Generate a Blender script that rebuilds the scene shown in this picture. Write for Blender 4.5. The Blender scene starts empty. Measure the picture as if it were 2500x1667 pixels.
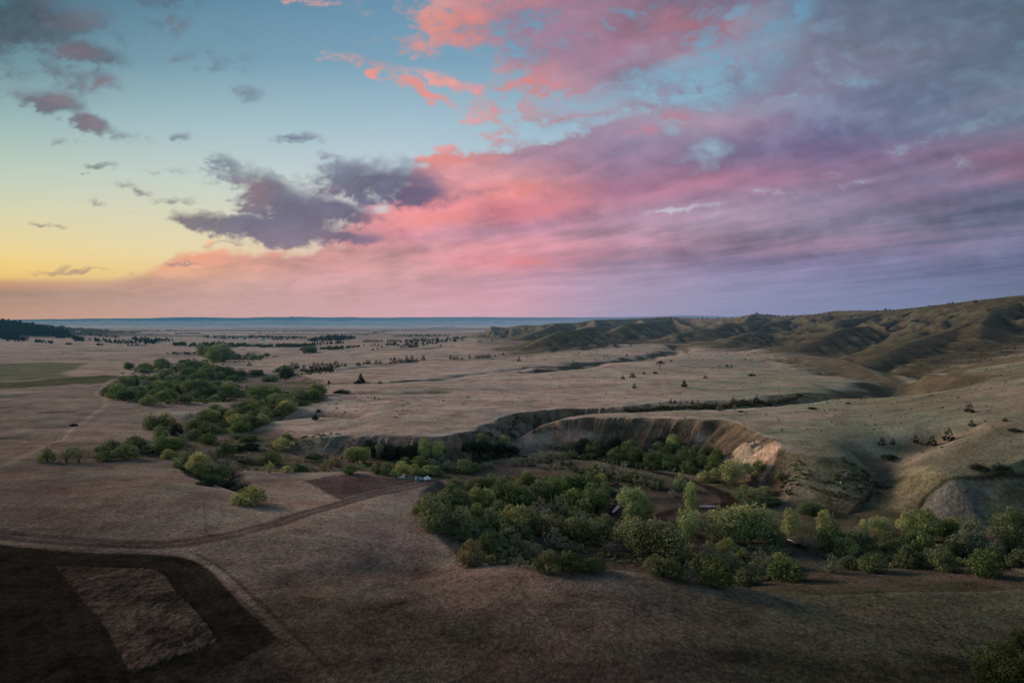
import bpy, math, random
import numpy as np
R = math.radians
random.seed(7)
scene = bpy.context.scene
COL = scene.collection

# ------------------------------------------------------------------ camera geometry (photogrammetry of the place)
F = 1667.0                      # focal length for a 2500 px wide frame (24 mm lens)
CX, CY, HORIZ = 1250.0, 833.5, 788.0
CAMZ = 60.0
PITCH = math.atan((CY - HORIZ) / F)

def ray(px, py):
    a = (np.asarray(px, float) - CX) / F
    b = -(np.asarray(py, float) - CY) / F
    c, s = math.cos(PITCH), math.sin(PITCH)
    return a, c + b * s, -s + b * c          # x, y(forward), z

def at_z(px, py, z):
    x, y, w = ray(px, py)
    t = (np.asarray(z, float) - CAMZ) / w
    return x * t, y * t

def at_depth(px, py, Y):
    x, y, w = ray(px, py)
    t = Y / y
    return x * t, Y, CAMZ + w * t

# ------------------------------------------------------------------ numpy noise
def _hash(ix, iy, seed):
    h = (ix.astype(np.int64) * 374761393 + iy.astype(np.int64) * 668265263 + seed * 974711) & 0xffffffff
    h = ((h ^ (h >> 13)) * 1274126177) & 0xffffffff
    return ((h ^ (h >> 16)) & 0xffff) / 65535.0

def vnoise(x, y, seed=0):
    xf, yf = np.floor(x), np.floor(y)
    u, v = x - xf, y - yf
    u = u * u * u * (u * (u * 6 - 15) + 10); v = v * v * v * (v * (v * 6 - 15) + 10)
    a = _hash(xf, yf, seed); b = _hash(xf + 1, yf, seed)
    c = _hash(xf, yf + 1, seed); d = _hash(xf + 1, yf + 1, seed)
    return (a + (b - a) * u) * (1 - v) + (c + (d - c) * u) * v

def fbm(x, y, oct=4, seed=0, gain=0.5):
    s = 0.0; a = 1.0; t = 0.0
    for i in range(oct):
        s = s + a * vnoise(x, y, seed + i * 17); t += a
        x, y = x * 1.9 * 0.8 - y * 1.9 * 0.6 + 13.7, x * 1.9 * 0.6 + y * 1.9 * 0.8 + 7.1
        a *= gain
    return s / t * 2 - 1          # -1 .. 1

def sstep(a, b, x):
    t = np.clip((x - a) / (b - a), 0, 1)
    return t * t * (3 - 2 * t)

def poly_dist(x, y, pts, attrs=None):
    """distance to a polyline and the attributes interpolated at the nearest point"""
    best = np.full(x.shape, 1e18); out = None if attrs is None else np.zeros(x.shape + (attrs.shape[1],))
    for i in range(len(pts) - 1):
        ax, ay = pts[i][:2]; bx, by = pts[i + 1][:2]
        dx, dy = bx - ax, by - ay
        L = dx * dx + dy * dy + 1e-9
        t = np.clip(((x - ax) * dx + (y - ay) * dy) / L, 0, 1)
        d = (x - ax - t * dx) ** 2 + (y - ay - t * dy) ** 2
        m = d < best
        best[m] = d[m]
        if attrs is not None:
            tm = t[m][:, None]
            out[m] = attrs[i] * (1 - tm) + attrs[i + 1] * tm
    return np.sqrt(best), out

def inside(x, y, pts):
    r = np.zeros(x.shape, bool)
    n = len(pts)
    for i in range(n):
        ax, ay = pts[i][:2]; bx, by = pts[(i + 1) % n][:2]
        if ay == by: continue
        c = ((ay > y) != (by > y)) & (x < (bx - ax) * (y - ay) / (by - ay) + ax)
        r ^= c
    return r

# ------------------------------------------------------------------ base surface: control points -> thin plate spline in (azimuth, log r)
ctrl = []
for px, py, z in [
    (0,1667,0),(300,1667,0),(700,1667,-.5),(1250,1667,-1),(1800,1667,-3),(2500,1667,-6),
    (0,1500,0),(350,1500,0),(650,1530,0),(1000,1500,-1),(1400,1500,-1.2),(1800,1520,-4),(2200,1520,-7),(2500,1500,-9),
    (0,1345,0),(450,1360,0),(0,1310,.5),(450,1325,0),(850,1300,-1.5),(1000,1400,-5),(1050,1385,-6),
    (1200,1395,-3),(1450,1397,-2.5),(1700,1417,-4),(1850,1447,-6),(2100,1450,-9),(2500,1430,-11),
    (760,1225,-2.5),(900,1185,-5),(1000,1165,-7),
    (400,1185,2.2),(200,1200,1.5),(0,1200,2),(0,1130,-1),(200,1122,-2.5),(600,1170,-5),(800,1160,-6),
    (0,1060,-3),(200,1030,-3),(100,950,-2),(300,960,-3),(0,900,0),(300,880,-2),(0,850,0),(500,860,-2),(800,880,-1),
    (450,1000,-4),(650,960,-3),(800,980,0),(1000,1000,0),(1200,950,1),(1000,920,2),(900,870,1),(1200,880,4),
    (1500,930,4),(1600,880,8),(1750,920,5),
    (1400,1008,0),(1560,1018,0),(1700,1015,1),(1860,1010,2),(1900,1085,0),(2000,1050,3),(2100,1000,6),(2250,926,14),
    (2384,887,22),(2500,868,27),(2500,960,20),(2400,1050,9),(2250,1080,2),(2150,1080,0),(2500,1120,4),(2350,1120,1),(2250,1140,-2)]:
    x, y = at_z(px, py, z); ctrl.append((x, y, z))
for px, Y, z in [(1200,2400,8),(1400,1600,12),(1600,1500,12),(1800,1300,12),(1950,1050,5),(2100,800,1),(2250,800,5),
    (2400,900,25),(2500,1000,36),(2000,1700,18),(2300,1500,34),(2500,1300,50),(1700,2300,16),(1500,2600,14),(1850,2700,38),
    (0,3000,0),(600,3000,-2),(1100,3200,0),(0,8000,-4),(700,8000,-6),(1250,8000,-4),(2500,8000,30),(1250,18000,0),(0,18000,0),(2500,18000,30),
    (0,40000,0),(1250,40000,0),(2500,40000,30),(0,60,0),(1250,60,-1),(2500,60,-5)]:
    ctrl.append(((px - CX) / F * Y, Y, z))
ctrl = np.array(ctrl)
def _pol(x, y):
    a = np.clip(np.arctan2(x, y), -0.75, 0.75)
    return a * 1.6, np.log(np.hypot(x, y))
_ca, _cr = _pol(ctrl[:, 0], ctrl[:, 1])
def _U(d2): return 0.5 * d2 * np.log(d2 + 1e-12)
_n = len(ctrl)
_K = _U((_ca[:, None] - _ca) ** 2 + (_cr[:, None] - _cr) ** 2) + np.eye(_n) * 2e-3
_P = np.stack([np.ones(_n), _ca, _cr], 1)
_A = np.block([[_K, _P], [_P.T, np.zeros((3, 3))]])
_w = np.linalg.solve(_A, np.concatenate([ctrl[:, 2], np.zeros(3)]))
def base(x, y):
    a, r = _pol(x, y)
    z = _w[_n] + _w[_n + 1] * a + _w[_n + 2] * r
    for i in range(_n):
        z = z + _w[i] * _U((a - _ca[i]) ** 2 + (r - _cr[i]) ** 2)
    return z

# ------------------------------------------------------------------ the creek valley: polygon of its rim (px, py, rim z, bank width)
RIM = [(2900,1500,-10,60),(2500,1450,-11,50),(2200,1445,-9,50),(1900,1450,-6,40),(1830,1440,-6,34),(1750,1425,-5,30),(1600,1403,-3,28),
    (1450,1394,-2.5,26),(1300,1387,-3,26),(1180,1390,-4,30),(1120,1375,-5,34),(1050,1300,-5,40),(1005,1240,-6,40),(1015,1200,-7,30),(1060,1172,-7,14),
    (1000,1163,-7,14),(900,1157,-6.5,12),(760,1158,-6,12),(640,1153,-5.5,12),(600,1150,-5,10),(640,1215,-4,10),(590,1222,-4,10),(520,1190,-3.5,10),(450,1165,-3,12),(415,1125,-3,12),
    (330,1118,-3,14),(80,1122,-2,16),(70,1100,-2.5,16),(330,1085,-3,14),(385,1065,-3,10),(352,1042,-3,10),(421,1012,-4,10),(517,1002,-4,10),(590,990,-4,14),
    (480,988,-4,16),(350,985,-4,14),(270,972,-3,12),(250,958,-3,14),(300,938,-3,14),(420,925,-3,14),(640,905,-3,14),(790,930,-3,12),(800,945,-2,12),(770,962,-2,16),(690,985,-1,18),(650,1030,-2,18),
    (690,1028,0,22),(730,1037,0,24),(800,1048,0,26),(896,1046,0,28),(990,1047,0,28),(1083,1046,0,28),(1144,1037,0,30),(1183,1021,0,30),(1229,1010,0,26),(1278,1004,0,24),
    (1336,1000,0,22),(1385,999,0,20),(1480,997,0,32),(1565,990,0,40),(1650,988,0,44),(1772,981,1,44),(1868,970,2,44),(2020,957,4,44),(2136,948,6,44),(2190,932,9,44),
    (2215,944,11,22),(2174,961,8,20),(2078,976,5,18),(1983,987,4,18),(1868,999,2,16),(1753,1006,1,16),(1657,1008,0,16),(1560,1010,0,16),(1450,1011,0,16),
    (1395,1014,0,14),(1372,1019,0,18),(1430,1017,0,22),(1520,1018,0,26),(1600,1022,0,28),(1700,1027,0,28),(1760,1032,0,28),(1814,1044,0,28),(1849,1062,0,26),(1883,1077,0,24),(1902,1094,0,24),
    (1983,1098,1,50),(2059,1100,1,56),(2120,1104,0,58),(2170,1112,-1,56),(2200,1122,-2,52),(2240,1138,-2,44),(2275,1148,-2,36),(2330,1157,-1,27),(2420,1158,-1,24),(2500,1150,-1,26),(2900,1130,-1,30)]
RIM = [(a, b, z, w * (1.9 if a <= 660 and b < 1130 else 1)) for a, b, z, w in RIM]
RIMW = []
for px, py, z, w in RIM:
    x, y = at_z(px, py, z); RIMW.append((float(x), float(y)))
SPUR = [tuple(float(v) for v in at_z(px, py, z)) + (z,) for px, py, z in [(1395,1017,-.5),(1336,1033,-4),(1297,1054,-8),(1250,1080,-13),(1222,1092,-17)]]
_s = np.concatenate([[0], np.cumsum([math.dist(a, b) for a, b in zip(RIMW, RIMW[1:] + RIMW[:1])])])
RIM_ATTR = np.array([[r[3], s] for r, s in zip(RIM, _s)] + [[RIM[0][3], _s[-1]]], float)

# ------------------------------------------------------------------ hill crests: polylines of (px, depth, z) with a flank width
def PZ(px, py, Y): x, y, z = at_depth(px, py, Y); return (float(x), float(Y), float(z))
RIDGES = [   # (width, points)
    (150, [(2700,700,1000),(2500,719,1120),(2384,731,1250),(2335,738,1350),(2266,746,1480),(2174,756,1650),(2097,757,1780),(2040,758,1850),(1990,766,1950),(1944,769,2050),(1900,770,2150),(1837,765,2200),(1790,776,2300),(1700,777,2500),(1642,772,2550),(1560,777,2600)]),
    (75, [(2600,715,1000),(2500,733,1060),(2423,757,1030),(2365,788,1000),(2327,803,975),(2250,826,930),(2174,857,880),(2117,887,830)]),
    (70, [(2335,745,1350),(2308,772,1380),(2212,776,1380),(2117,795,1320),(2059,799,1250),(2002,822,1180),(1944,849,1110),(1925,857,1090)]),
    (62, [(2059,800,1260),(1970,815,1340),(1887,818,1420),(1830,808,1400),(1791,822,1350),(1734,853,1250)]),
    (80, [(1944,772,2040),(1868,791,1830),(1772,787,1750),(1715,819,1600),(1657,849,1450)]),
    (75, [(1642,774,2500),(1600,785,2100),(1523,791,1750),(1480,815,1670),(1458,834,1600)]),
    (60, [(1523,791,1750),(1570,815,1680),(1610,836,1600)]),
    (62, [(1440,797,1750),(1400,806,1480),(1366,808,1350),(1330,822,1300),(1280,846,1230),(1221,870,1150)]),
    (55, [(1366,808,1350),(1410,828,1350),(1455,848,1340)]),
    (85, [(1642,773,2550),(1530,778,2480),(1450,780,2420),(1400,787,2400),(1355,788,2380),(1310,794,2380),(1278,792,2400),(1235,798,2420),(1198,796,2420),(1175,811,2420),(1158,824,2400)]),
    (65, [(1355,789,2350),(1330,803,2050),(1290,815,1900),(1265,830,1800)]),
    (70, [(1450,781,2400),(1455,795,2100),(1420,803,1900)]),
    (55, [(1780,866,1100),(1850,862,1100),(1906,864,1050),(1983,867,1000),(2059,876,900),(2136,903,760),(2180,925,690)]),
    (40, [(1660,893,880),(1720,889,870),(1800,893,850),(1880,905,800)]),
    (70, [(2600,800,900),(2500,838,880),(2420,850,860),(2330,866,830),(2260,880,790)]),
    (90, [(2174,757,1650),(2100,775,1580),(2040,780,1560),(1985,790,1600)]),
    (90, [(1837,766,2200),(1815,785,2000),(1880,782,2050)]),
    (420, [(-500,765,3300),(-200,778,3250),(0,785,3200),(60,787,3150),(105,795,3100),(150,808,3050),(185,818,2950)]),
    (260, [(-200,800,2600),(0,806,2700),(90,812,2760),(170,820,2800)]),
    (160, [(720,829,2450),(780,822,2420),(830,825,2420),(880,831,2420)]),
]
RIDGES += [
    (60, [(2423,757,1040),(2395,790,960),(2390,825,900)]),
    (55, [(2212,776,1390),(2180,800,1300),(2150,825,1220),(2120,845,1150)]),
    (55, [(2384,731,1260),(2330,760,1200),(2290,790,1120),(2240,812,1060)]),
    (60, [(1772,788,1750),(1740,800,1690),(1700,806,1640),(1650,812,1600)]),
    (60, [(1560,777,2550),(1580,790,2200),(1600,800,2050)]),
    (50, [(1868,792,1820),(1850,806,1720),(1815,815,1640)]),
    (60, [(1642,774,2500),(1660,790,2150),(1690,797,2000)]),
    (45, [(1523,792,1750),(1500,806,1700),(1530,828,1640)]),
    (45, [(1366,809,1350),(1350,830,1290),(1380,852,1230)]),
]
RIDGES = [(w * (0.72 if w < 100 else 1), [PZ(*p) for p in pts]) for w, pts in RIDGES]
# draws and gullies: (depth, half width, photo pixels)
DRAWS = [(3.0, 13, [(760,935,0),(860,936,0),(960,936,1),(1060,928,1),(1160,918,1),(1250,905,2),(1330,898,3)]),
    (3.2, 17, [(640,915,0),(760,906,0),(860,896,1),(960,889,1),(1040,881,1),(1100,878,2),(1200,871,3)]),
    (7.0, 24, [(1290,909,3),(1400,901,4),(1440,891,4),(1540,881,5),(1640,864,6),(1665,850,7)]),
    (2.5, 20, [(820,871,0),(920,861,0),(1000,862,0),(1100,851,1)]), (2.5, 30, [(560,846,-1),(680,862,-1),(800,868,-1)]),
    (2.4, 16, [(0,876,0),(120,874,0),(220,873,0),(310,877,0)]), (2.0, 16, [(-40,857,0),(60,858,0),(170,855,0)]), (2.2, 18, [(390,864,-1),(440,862,-1),(490,865,-1)]),
    (1.8, 9, [(-20,1064,-3),(60,1061,-3),(130,1066,-3)]), (1.5, 9, [(0,1003,-3),(80,1008,-3),(170,1004,-3)]), (1.2, 10, [(0,970,-2),(90,962,-2),(190,966,-2)]),
    (7.0, 15, [(2120,1190,-4),(2150,1135,-2),(2195,1096,0),(2240,1078,2),(2300,1062,4)]), (3.0, 10, [(2180,1118,-1),(2140,1110,0),(2110,1085,1)]),
    (15.0, 34, [(2215,948,11),(2150,918,10),(2110,892,10),(2180,884,14),(2330,876,24),(2450,868,30)]), (10.0, 28, [(2110,892,10),(2040,882,10),(1950,872,11)]), (6.0, 20, [(2230,945,11),(2195,915,10),(2260,900,14),(2400,890,24)]),
    (3.0, 12, [(650,1010,-1),(720,1004,0),(790,1000,0),(860,1006,0)]), (2.0, 12, [(860,965,0),(960,968,0),(1060,960,1)]), (1.5, 10, [(700,1046,-2),(760,1040,0),(830,1034,0),(880,1026,0)]),
    (1.1, 10, [(1045,1400,-6),(960,1392,-4),(860,1400,-2),(760,1420,-1)]), (0.5, 9, [(690,1470,0),(800,1515,0),(920,1550,-1),(1060,1570,-1)])]
DRAWS = [(d, w, [tuple(float(v) for v in at_z(*p)) for p in pts]) for d, w, pts in DRAWS]

RELIEF = None
def height(x, y):
    global RELIEF
    RELIEF = np.zeros(x.size)
    shp = x.shape
    x = x.ravel().astype(float); y = y.ravel().astype(float)
    r = np.hypot(x, y)
    z = base(x, y)
    # rolling swells
    amp = np.interp(r, [80, 250, 600, 3000, 8000], [0.5, 1.1, 1.8, 3.0, 6.0])
    z += amp * fbm(x / 95 + 3, y / 80, 3, 5) * np.interp(r, [400, 2500], [1, 0.3])
    z += amp * 0.9 * fbm(x / 420, y / 300 + 9, 3, 25) * np.interp(r, [300, 900], [0.2, 1])
    z += np.interp(r, [150, 300, 700, 2500, 5000], [0.5, 1.3, 2.6, 4.0, 2.0]) * (fbm(x / 230 + .3 * y / 230, y / 62, 3, 27) + 0.6 * (0.35 - np.abs(fbm(x / 150 + 7, y / 55 + x / 300, 3, 29))))
    for d_, w_, pts in DRAWS:
        P = np.array(pts); bb = (x > P[:, 0].min() - 3 * w_) & (x < P[:, 0].max() + 3 * w_) & (y > P[:, 1].min() - 3 * w_) & (y < P[:, 1].max() + 3 * w_)
        if bb.any():
            q, _ = poly_dist(x[bb] + w_ * .8 * fbm(x[bb] / (w_ * 2.5), y[bb] / (w_ * 2.5), 3, 33), y[bb], pts)
            z[bb] -= d_ * np.exp(-(q / w_) ** 2 * 1.3)
    # hills
    m = (r > 550) & (r < 5200)
    if m.any():
        xs, ys, zs = x[m], y[m], z[m]
        wx = xs + 20 * fbm(xs / 110, ys / 130, 4, 41) ; wy = ys + 26 * fbm(xs / 120 + 5, ys / 140, 4, 43)
        top = zs.copy()
        gul = 1 - np.abs(fbm(xs / 46 + ys / 300, ys / 85 - xs / 240, 4, 61))
        for w, pts in RIDGES:
            P = np.array(pts)
            bb = (xs > P[:, 0].min() - 4 * w - 150) & (xs < P[:, 0].max() + 4 * w + 150) & (ys > P[:, 1].min() - 5 * w - 150) & (ys < P[:, 1].max() + 5 * w + 150)
            if not bb.any(): continue
            d0, _ = poly_dist(xs[bb], ys[bb], pts)
            d1, za = poly_dist(wx[bb], wy[bb], pts, P[:, 2:3])
            d = d0 + (d1 - d0) * sstep(5, 60, d0)
            zb = zs[bb]
            Wt = w * (2.5 if w < 100 else 1.7)
            d = (np.sqrt(d * d + 16) - 4) * (1 + 0.55 * (gul[bb] - 0.72) * sstep(4, 40, d))
            e = np.clip(1 - d / Wt, 0, 1) ** 1.22
            h = zb + (za[:, 0] - zb) * e
            rel = np.clip(za[:, 0] - zb, 0, None)
            h -= rel * 0.16 * sstep(6, w * 0.7, d) * e ** 0.6 * (gul[bb] ** 2.2 - 0.35) * 1.4
            t = top[bb]; k = 1.6
            mx = np.maximum(t, h) + k * np.log1p(np.exp(-np.abs(t - h) / k)) - k * 0.69
            top[bb] = np.where(h > zb + 0.05, np.maximum(mx, t), t)
        if RELIEF is not None: RELIEF[m] = top - z[m]
        z[m] = top
    # small gullies in the flat between (draws running toward the creek)
    # far escarpment
    fx = x / np.maximum(y, 1) 
    if (r > 8000).any():
        mm = r > 8000
        line = 21000 + 2600 * fbm(x[mm] / 5200, y[mm] * 0 + 3, 4, 71) + 1500 * fbm(x[mm] / 1500, y[mm] / 9000, 3, 72)
        hgt = 60 + (788 - np.interp(fx[mm], [-0.9, -0.69, -0.6, -0.45, -0.27, 0.0, 0.15, 0.33, 0.8], [782, 781, 778.5, 776, 774.2, 774, 773.2, 772, 770])) * 23000 / F
        hgt = hgt + 26 * fbm(x[mm] / 1500, y[mm] / 6000, 5, 73) + 16 * np.exp(-((x[mm] / y[mm] + 0.323) / 0.0022) ** 2)
        z[mm] = z[mm] * sstep(20000, 12000, y[mm]) + hgt * sstep(line - 4200, line + 2000, y[mm]) ** 1.3 + 26 * fbm(x[mm] / 1500, y[mm] / 1800, 4, 75) * sstep(11000, 16000, y[mm])
    # valley
    m = (r > 120) & (r < 900)
    if m.any():
        xs, ys = x[m], y[m]
        gx = fbm(xs / 12, ys / 16, 2, 81)
        d, wa = poly_dist(xs, ys, RIMW + RIMW[:1], RIM_ATTR)
        ins = inside(xs, ys, RIMW)
        w = wa[:, 0]
        fa = np.interp(xs, [-230, -75, -30, 30], [-7.0, -9, -12.5, -17]); fb = np.interp(xs, [-230, -140, -60, -20], [-5.8, -7.6, -13, -17])
        floor = fa + (fb - fa) * sstep(290, 350, ys)
        floor = floor + sstep(440, 460, ys) * (sstep(40, 80, xs) * 8.0 + sstep(90, 150, xs) * 4.5) + 0.7 * fbm(xs / 25, ys / 25, 3, 85)
        dd = np.where(ins, d, -d)
        sl = wa[:, 1] + 3 * gx; g2 = 1 - np.abs(fbm(sl / 6.5 + np.minimum(d, 30) / 22, d / 60, 3, 91)) * 2.6; soft_ = np.clip(30 / w, 0.25, 1) ** 2 * (0.12 + 0.88 * sstep(300, 350, ys))
        dd = dd + gx * 3.0 * (0.3 + 0.7 * sstep(300, 350, ys)) * np.clip(w / 24, 0.3, 1) - np.clip(g2, 0, 1) ** 2 * 3.6 * np.clip(w / 26, 0, 1) * soft_ * sstep(0, 8, dd) * sstep(40, 20, dd)
        t = np.clip(dd / w, 0, 1)
        prof = np.where(t < 0.12, t * t / 0.12 * 0.9, 0) + np.where(t >= 0.12, 0.108 + (t - 0.12) * 1.35, 0)
        prof = np.minimum(prof, 1 - 0.45 * np.clip(1 - t, 0, 1) ** 1.4)
        prof = np.clip(prof, 0, 1)
        zz = z[m]
        zz = zz + np.minimum(floor - zz, 0) * prof
        # the spur that runs down from the bluff into the creek bend
        q, za = poly_dist(xs, ys, SPUR, np.array([[s[2]] for s in SPUR]))
        rz_ = za[:, 0] - 0.52 * np.sqrt(q * q + 4) + 1.0 + 0.5 * gx
        zz = np.where(ins, np.maximum(zz, rz_), zz)
        z[m] = zz
    return z.reshape(shp)

# ------------------------------------------------------------------ the terrain sheet
NA = 1580
AZ = np.linspace(-R(56), R(56), NA)
rad = [22.0]
while rad[-1] < 60: rad.append(rad[-1] * 1.02)
while rad[-1] < 3000: rad.append(rad[-1] * 1.0042)
while rad[-1] < 34000: rad.append(rad[-1] * 1.011)
RAD = np.array(rad); NR = len(RAD); LR = np.log(RAD)
GX = RAD[:, None] * np.sin(AZ)[None]; GY = RAD[:, None] * np.cos(AZ)[None]
GZ = np.empty_like(GX); GREL = np.zeros_like(GX)
for k in range(0, NR, 100):
    GZ[k:k + 100] = height(GX[k:k + 100], GY[k:k + 100]); GREL[k:k + 100] = RELIEF.reshape(GX[k:k + 100].shape)

def ground(x, y):
    x = np.asarray(x, float); y = np.asarray(y, float)
    fa = (np.arctan2(x, y) - AZ[0]) / (AZ[1] - AZ[0])
    fr = np.interp(np.log(np.hypot(x, y)), LR, np.arange(NR))
    ia = np.clip(fa.astype(int), 0, NA - 2); ir = np.clip(fr.astype(int), 0, NR - 2)
    ta = np.clip(fa - ia, 0, 1); tr = fr - ir
    return (GZ[ir, ia] * (1 - ta) + GZ[ir, ia + 1] * ta) * (1 - tr) + (GZ[ir + 1, ia] * (1 - ta) + GZ[ir + 1, ia + 1] * ta) * tr

def hit(px, py, first=1.0):
    """where the sight line through a photo pixel meets the modelled ground"""
    px = np.atleast_1d(np.asarray(px, float)); py = np.atleast_1d(np.asarray(py, float))
    x, y, w = ray(px, py)
    done = np.zeros(px.shape, bool); T = np.full(px.shape, 60.0); tl = 60.0; t = 60.0
    prev = np.full(px.shape, 1.0)
    while t < 30000:
        gap = CAMZ + w * t - ground(x * t, y * t)
        new = (gap <= 0) & ~done
        if new.any():
            f = prev[new] / np.maximum(prev[new] - gap[new], 1e-6)
            T[new] = tl + (t - tl) * f; done |= new
        if done.all(): break
        prev = gap; tl = t; t *= 1.002
    T[~done] = 3000
    X, Y = x * T, y * T
    return X, Y, ground(X, Y)

def hits(pts):
    X, Y, Z = hit([p[0] for p in pts], [p[1] for p in pts])
    return list(zip(X.tolist(), Y.tolist()))
# ------------------------------------------------------------------ sky: a dome of air and cloud far behind the land, coloured per vertex by direction
def lin(c):
    return tuple(((v / 255 + 0.055) / 1.055) ** 2.4 if v > 10 else v / 255 / 12.92 for v in c)
SKY_CLEAR = {
    0: [(790,(196,148,122)),(700,(196,150,124)),(690,(202,158,122)),(676,(234,196,122)),(650,(240,206,128)),(610,(236,212,150)),(520,(216,212,176)),(420,(190,205,188)),(300,(158,186,184)),(150,(112,146,158)),(0,(82,116,134)),(-300,(66,96,120))],
    500: [(790,(196,158,152)),(720,(200,160,152)),(690,(212,178,152)),(670,(232,204,150)),(610,(230,214,172)),(520,(215,214,190)),(420,(192,207,202)),(300,(162,190,198)),(150,(122,158,176)),(0,(98,138,160)),(-300,(76,114,140))],
    1000: [(790,(210,164,170)),(640,(216,178,178)),(520,(206,198,205)),(420,(190,205,214)),(300,(164,191,206)),(150,(124,162,186)),(0,(104,147,174)),(-300,(80,120,150))],
    1700: [(790,(150,150,185)),(560,(195,195,210)),(400,(164,193,212)),(250,(138,174,196)),(120,(120,160,186)),(0,(106,150,178)),(-300,(80,122,150))]}
SKY_CLOUD = {
    0: [(690,(192,154,126)),(720,(172,140,122)),(785,(196,150,126))],
    250: [(650,(236,180,126)),(675,(214,168,130)),(690,(196,156,132)),(720,(186,150,134)),(785,(200,156,138))],
    500: [(560,(232,176,136)),(600,(234,174,134)),(630,(216,152,128)),(660,(222,162,132)),(690,(202,157,142)),(720,(196,156,148)),(785,(200,160,156))],
    750: [(520,(216,160,160)),(560,(216,152,152)),(600,(224,156,146)),(640,(216,152,147)),(680,(206,156,155)),(720,(201,158,158)),(785,(206,161,163))],
    1000: [(360,(222,150,140)),(395,(226,142,134)),(440,(206,142,154)),(470,(196,142,160)),(500,(220,138,150)),(540,(226,142,147)),(580,(206,142,160)),(620,(221,152,156)),(660,(216,159,161)),(700,(209,156,166)),(785,(209,163,173))],
    1250: [(-200,(140,118,140)),(0,(150,118,140)),(60,(137,116,142)),(130,(142,121,146)),(200,(194,132,137)),(270,(186,136,142)),(340,(176,140,152)),(380,(168,130,152)),(430,(202,140,147)),(470,(225,138,134)),(520,(212,122,141)),(560,(196,140,165)),(600,(211,146,160)),(640,(223,140,151)),(680,(201,149,168)),(740,(209,156,173)),(785,(201,161,179))],
    1500: [(-200,(130,105,128)),(0,(144,112,136)),(60,(152,113,136)),(130,(148,112,137)),(200,(132,119,146)),(270,(150,124,146)),(330,(131,121,151)),(380,(136,119,151)),(430,(154,116,146)),(460,(166,112,141)),(500,(181,126,151)),(540,(186,146,171)),(600,(196,143,163)),(640,(172,139,168)),(700,(171,149,179)),(785,(159,151,183))],
    1750: [(-200,(100,100,128)),(0,(118,106,132)),(60,(150,106,124)),(130,(138,122,148)),(200,(116,113,141)),(250,(121,118,146)),(300,(140,116,142)),(350,(119,109,143)),(400,(131,106,141)),(440,(164,113,141)),(480,(161,126,156)),(520,(166,146,171)),(600,(169,139,166)),(640,(141,126,163)),(700,(146,141,176)),(785,(139,143,179))],
    2000: [(-200,(85,102,130)),(0,(95,112,138)),(60,(100,115,141)),(130,(108,118,143)),(200,(110,115,146)),(260,(108,110,141)),(320,(98,98,135)),(380,(116,101,139)),(430,(140,110,141)),(480,(136,126,156)),(540,(151,136,166)),(600,(151,131,161)),(640,(129,121,159)),(700,(131,133,171)),(785,(126,136,173))],
    2250: [(-200,(78,98,122)),(0,(88,108,132)),(100,(92,108,132)),(200,(100,112,138)),(260,(95,108,135)),(320,(105,112,142)),(380,(125,105,138)),(430,(125,118,150)),(480,(130,112,145)),(540,(135,128,160)),(600,(130,122,155)),(640,(116,116,153)),(700,(116,126,163)),(785,(116,131,166))],
    2500: [(-200,(70,92,112)),(0,(78,102,122)),(100,(85,105,128)),(200,(92,110,132)),(300,(100,112,138)),(380,(130,100,128)),(430,(132,102,130)),(480,(110,115,145)),(540,(115,118,148)),(600,(110,112,145)),(640,(106,111,146)),(700,(106,119,153)),(785,(109,126,156))]}
SKY_TOP = [(-2000,692),(0,692),(240,690),(290,676),(350,655),(430,626),(600,602),(760,590),(850,548),(905,515),(960,478),(990,430),(1012,402),(1050,380),(1150,362),(1300,350),(1450,325),(1600,292),(1720,262),(1850,150),(1950,40),(2050,-250),(2500,-700),(9000,-3000)]
# clumps of cloud: (px, py, half width, half height, tilt, weight)
SKY_MASS = [(1530,60,110,60,0,1.5),(1640,30,120,50,0,1.3),(1420,160,250,62,12,1.1),(1540,100,190,90,8,1.3),(1660,60,200,80,10,1.1),(1400,70,230,70,-4,1.0),(1310,205,110,28,-10,1.0),(1560,5,480,50,0,1.1),
    (1320,285,150,26,-4,.95),(1290,262,80,34,0,.9),(1540,252,190,20,10,.95),(1660,272,70,28,8,1.0),(1250,312,70,24,0,.7),(1420,302,170,14,12,.8),(1330,345,90,10,-6,.8),
    (1160,50,100,52,-8,1.05),(1075,62,80,42,16,1.0),(1010,104,90,26,10,.95),(925,98,44,18,-14,.9),(1120,100,120,26,4,.95),(1210,30,80,40,0,1.0),
    (890,150,84,15,10,1.0),(930,170,70,18,22,.95),(1000,205,90,17,26,.95),(1065,235,60,12,24,.75),(1110,196,100,15,16,.55),(1190,255,44,20,0,.55),(815,146,28,7,0,.75),
    (760,0,60,6,0,.35),(960,0,90,7,0,.4),(1180,4,140,20,0,.9),(1780,190,140,36,-12,.8),(1860,120,160,40,-16,.8),(1720,215,120,22,-10,.8)]
SKY_HOLE = [(1370,318,130,13,-13,.9),(1450,252,170,20,-14,1),(1330,250,70,14,-6,.8),(1650,168,200,24,-17,1.05),(1870,105,120,20,-18,.75),(1810,30,34,14,-20,1.05),(2080,200,70,20,-6,1.0),(2060,140,60,14,-20,.7),(2290,135,50,16,-25,.75),(2495,95,24,30,0,.8),
    (2345,393,28,13,40,.95),(2090,450,46,7,-14,.9),(2040,462,20,7,30,.8),(2020,428,30,9,12,.6),(1895,466,34,8,4,.9),(1655,513,74,7,-4,1.1),(1735,503,40,4,-6,.8),(2420,290,190,22,-20,.6),(2280,335,120,14,-20,.55),(1950,215,90,14,-10,.6),(1560,244,150,10,-8,.6),(1720,255,50,10,0,.6),(2000,480,100,16,-8,.4)]
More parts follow.
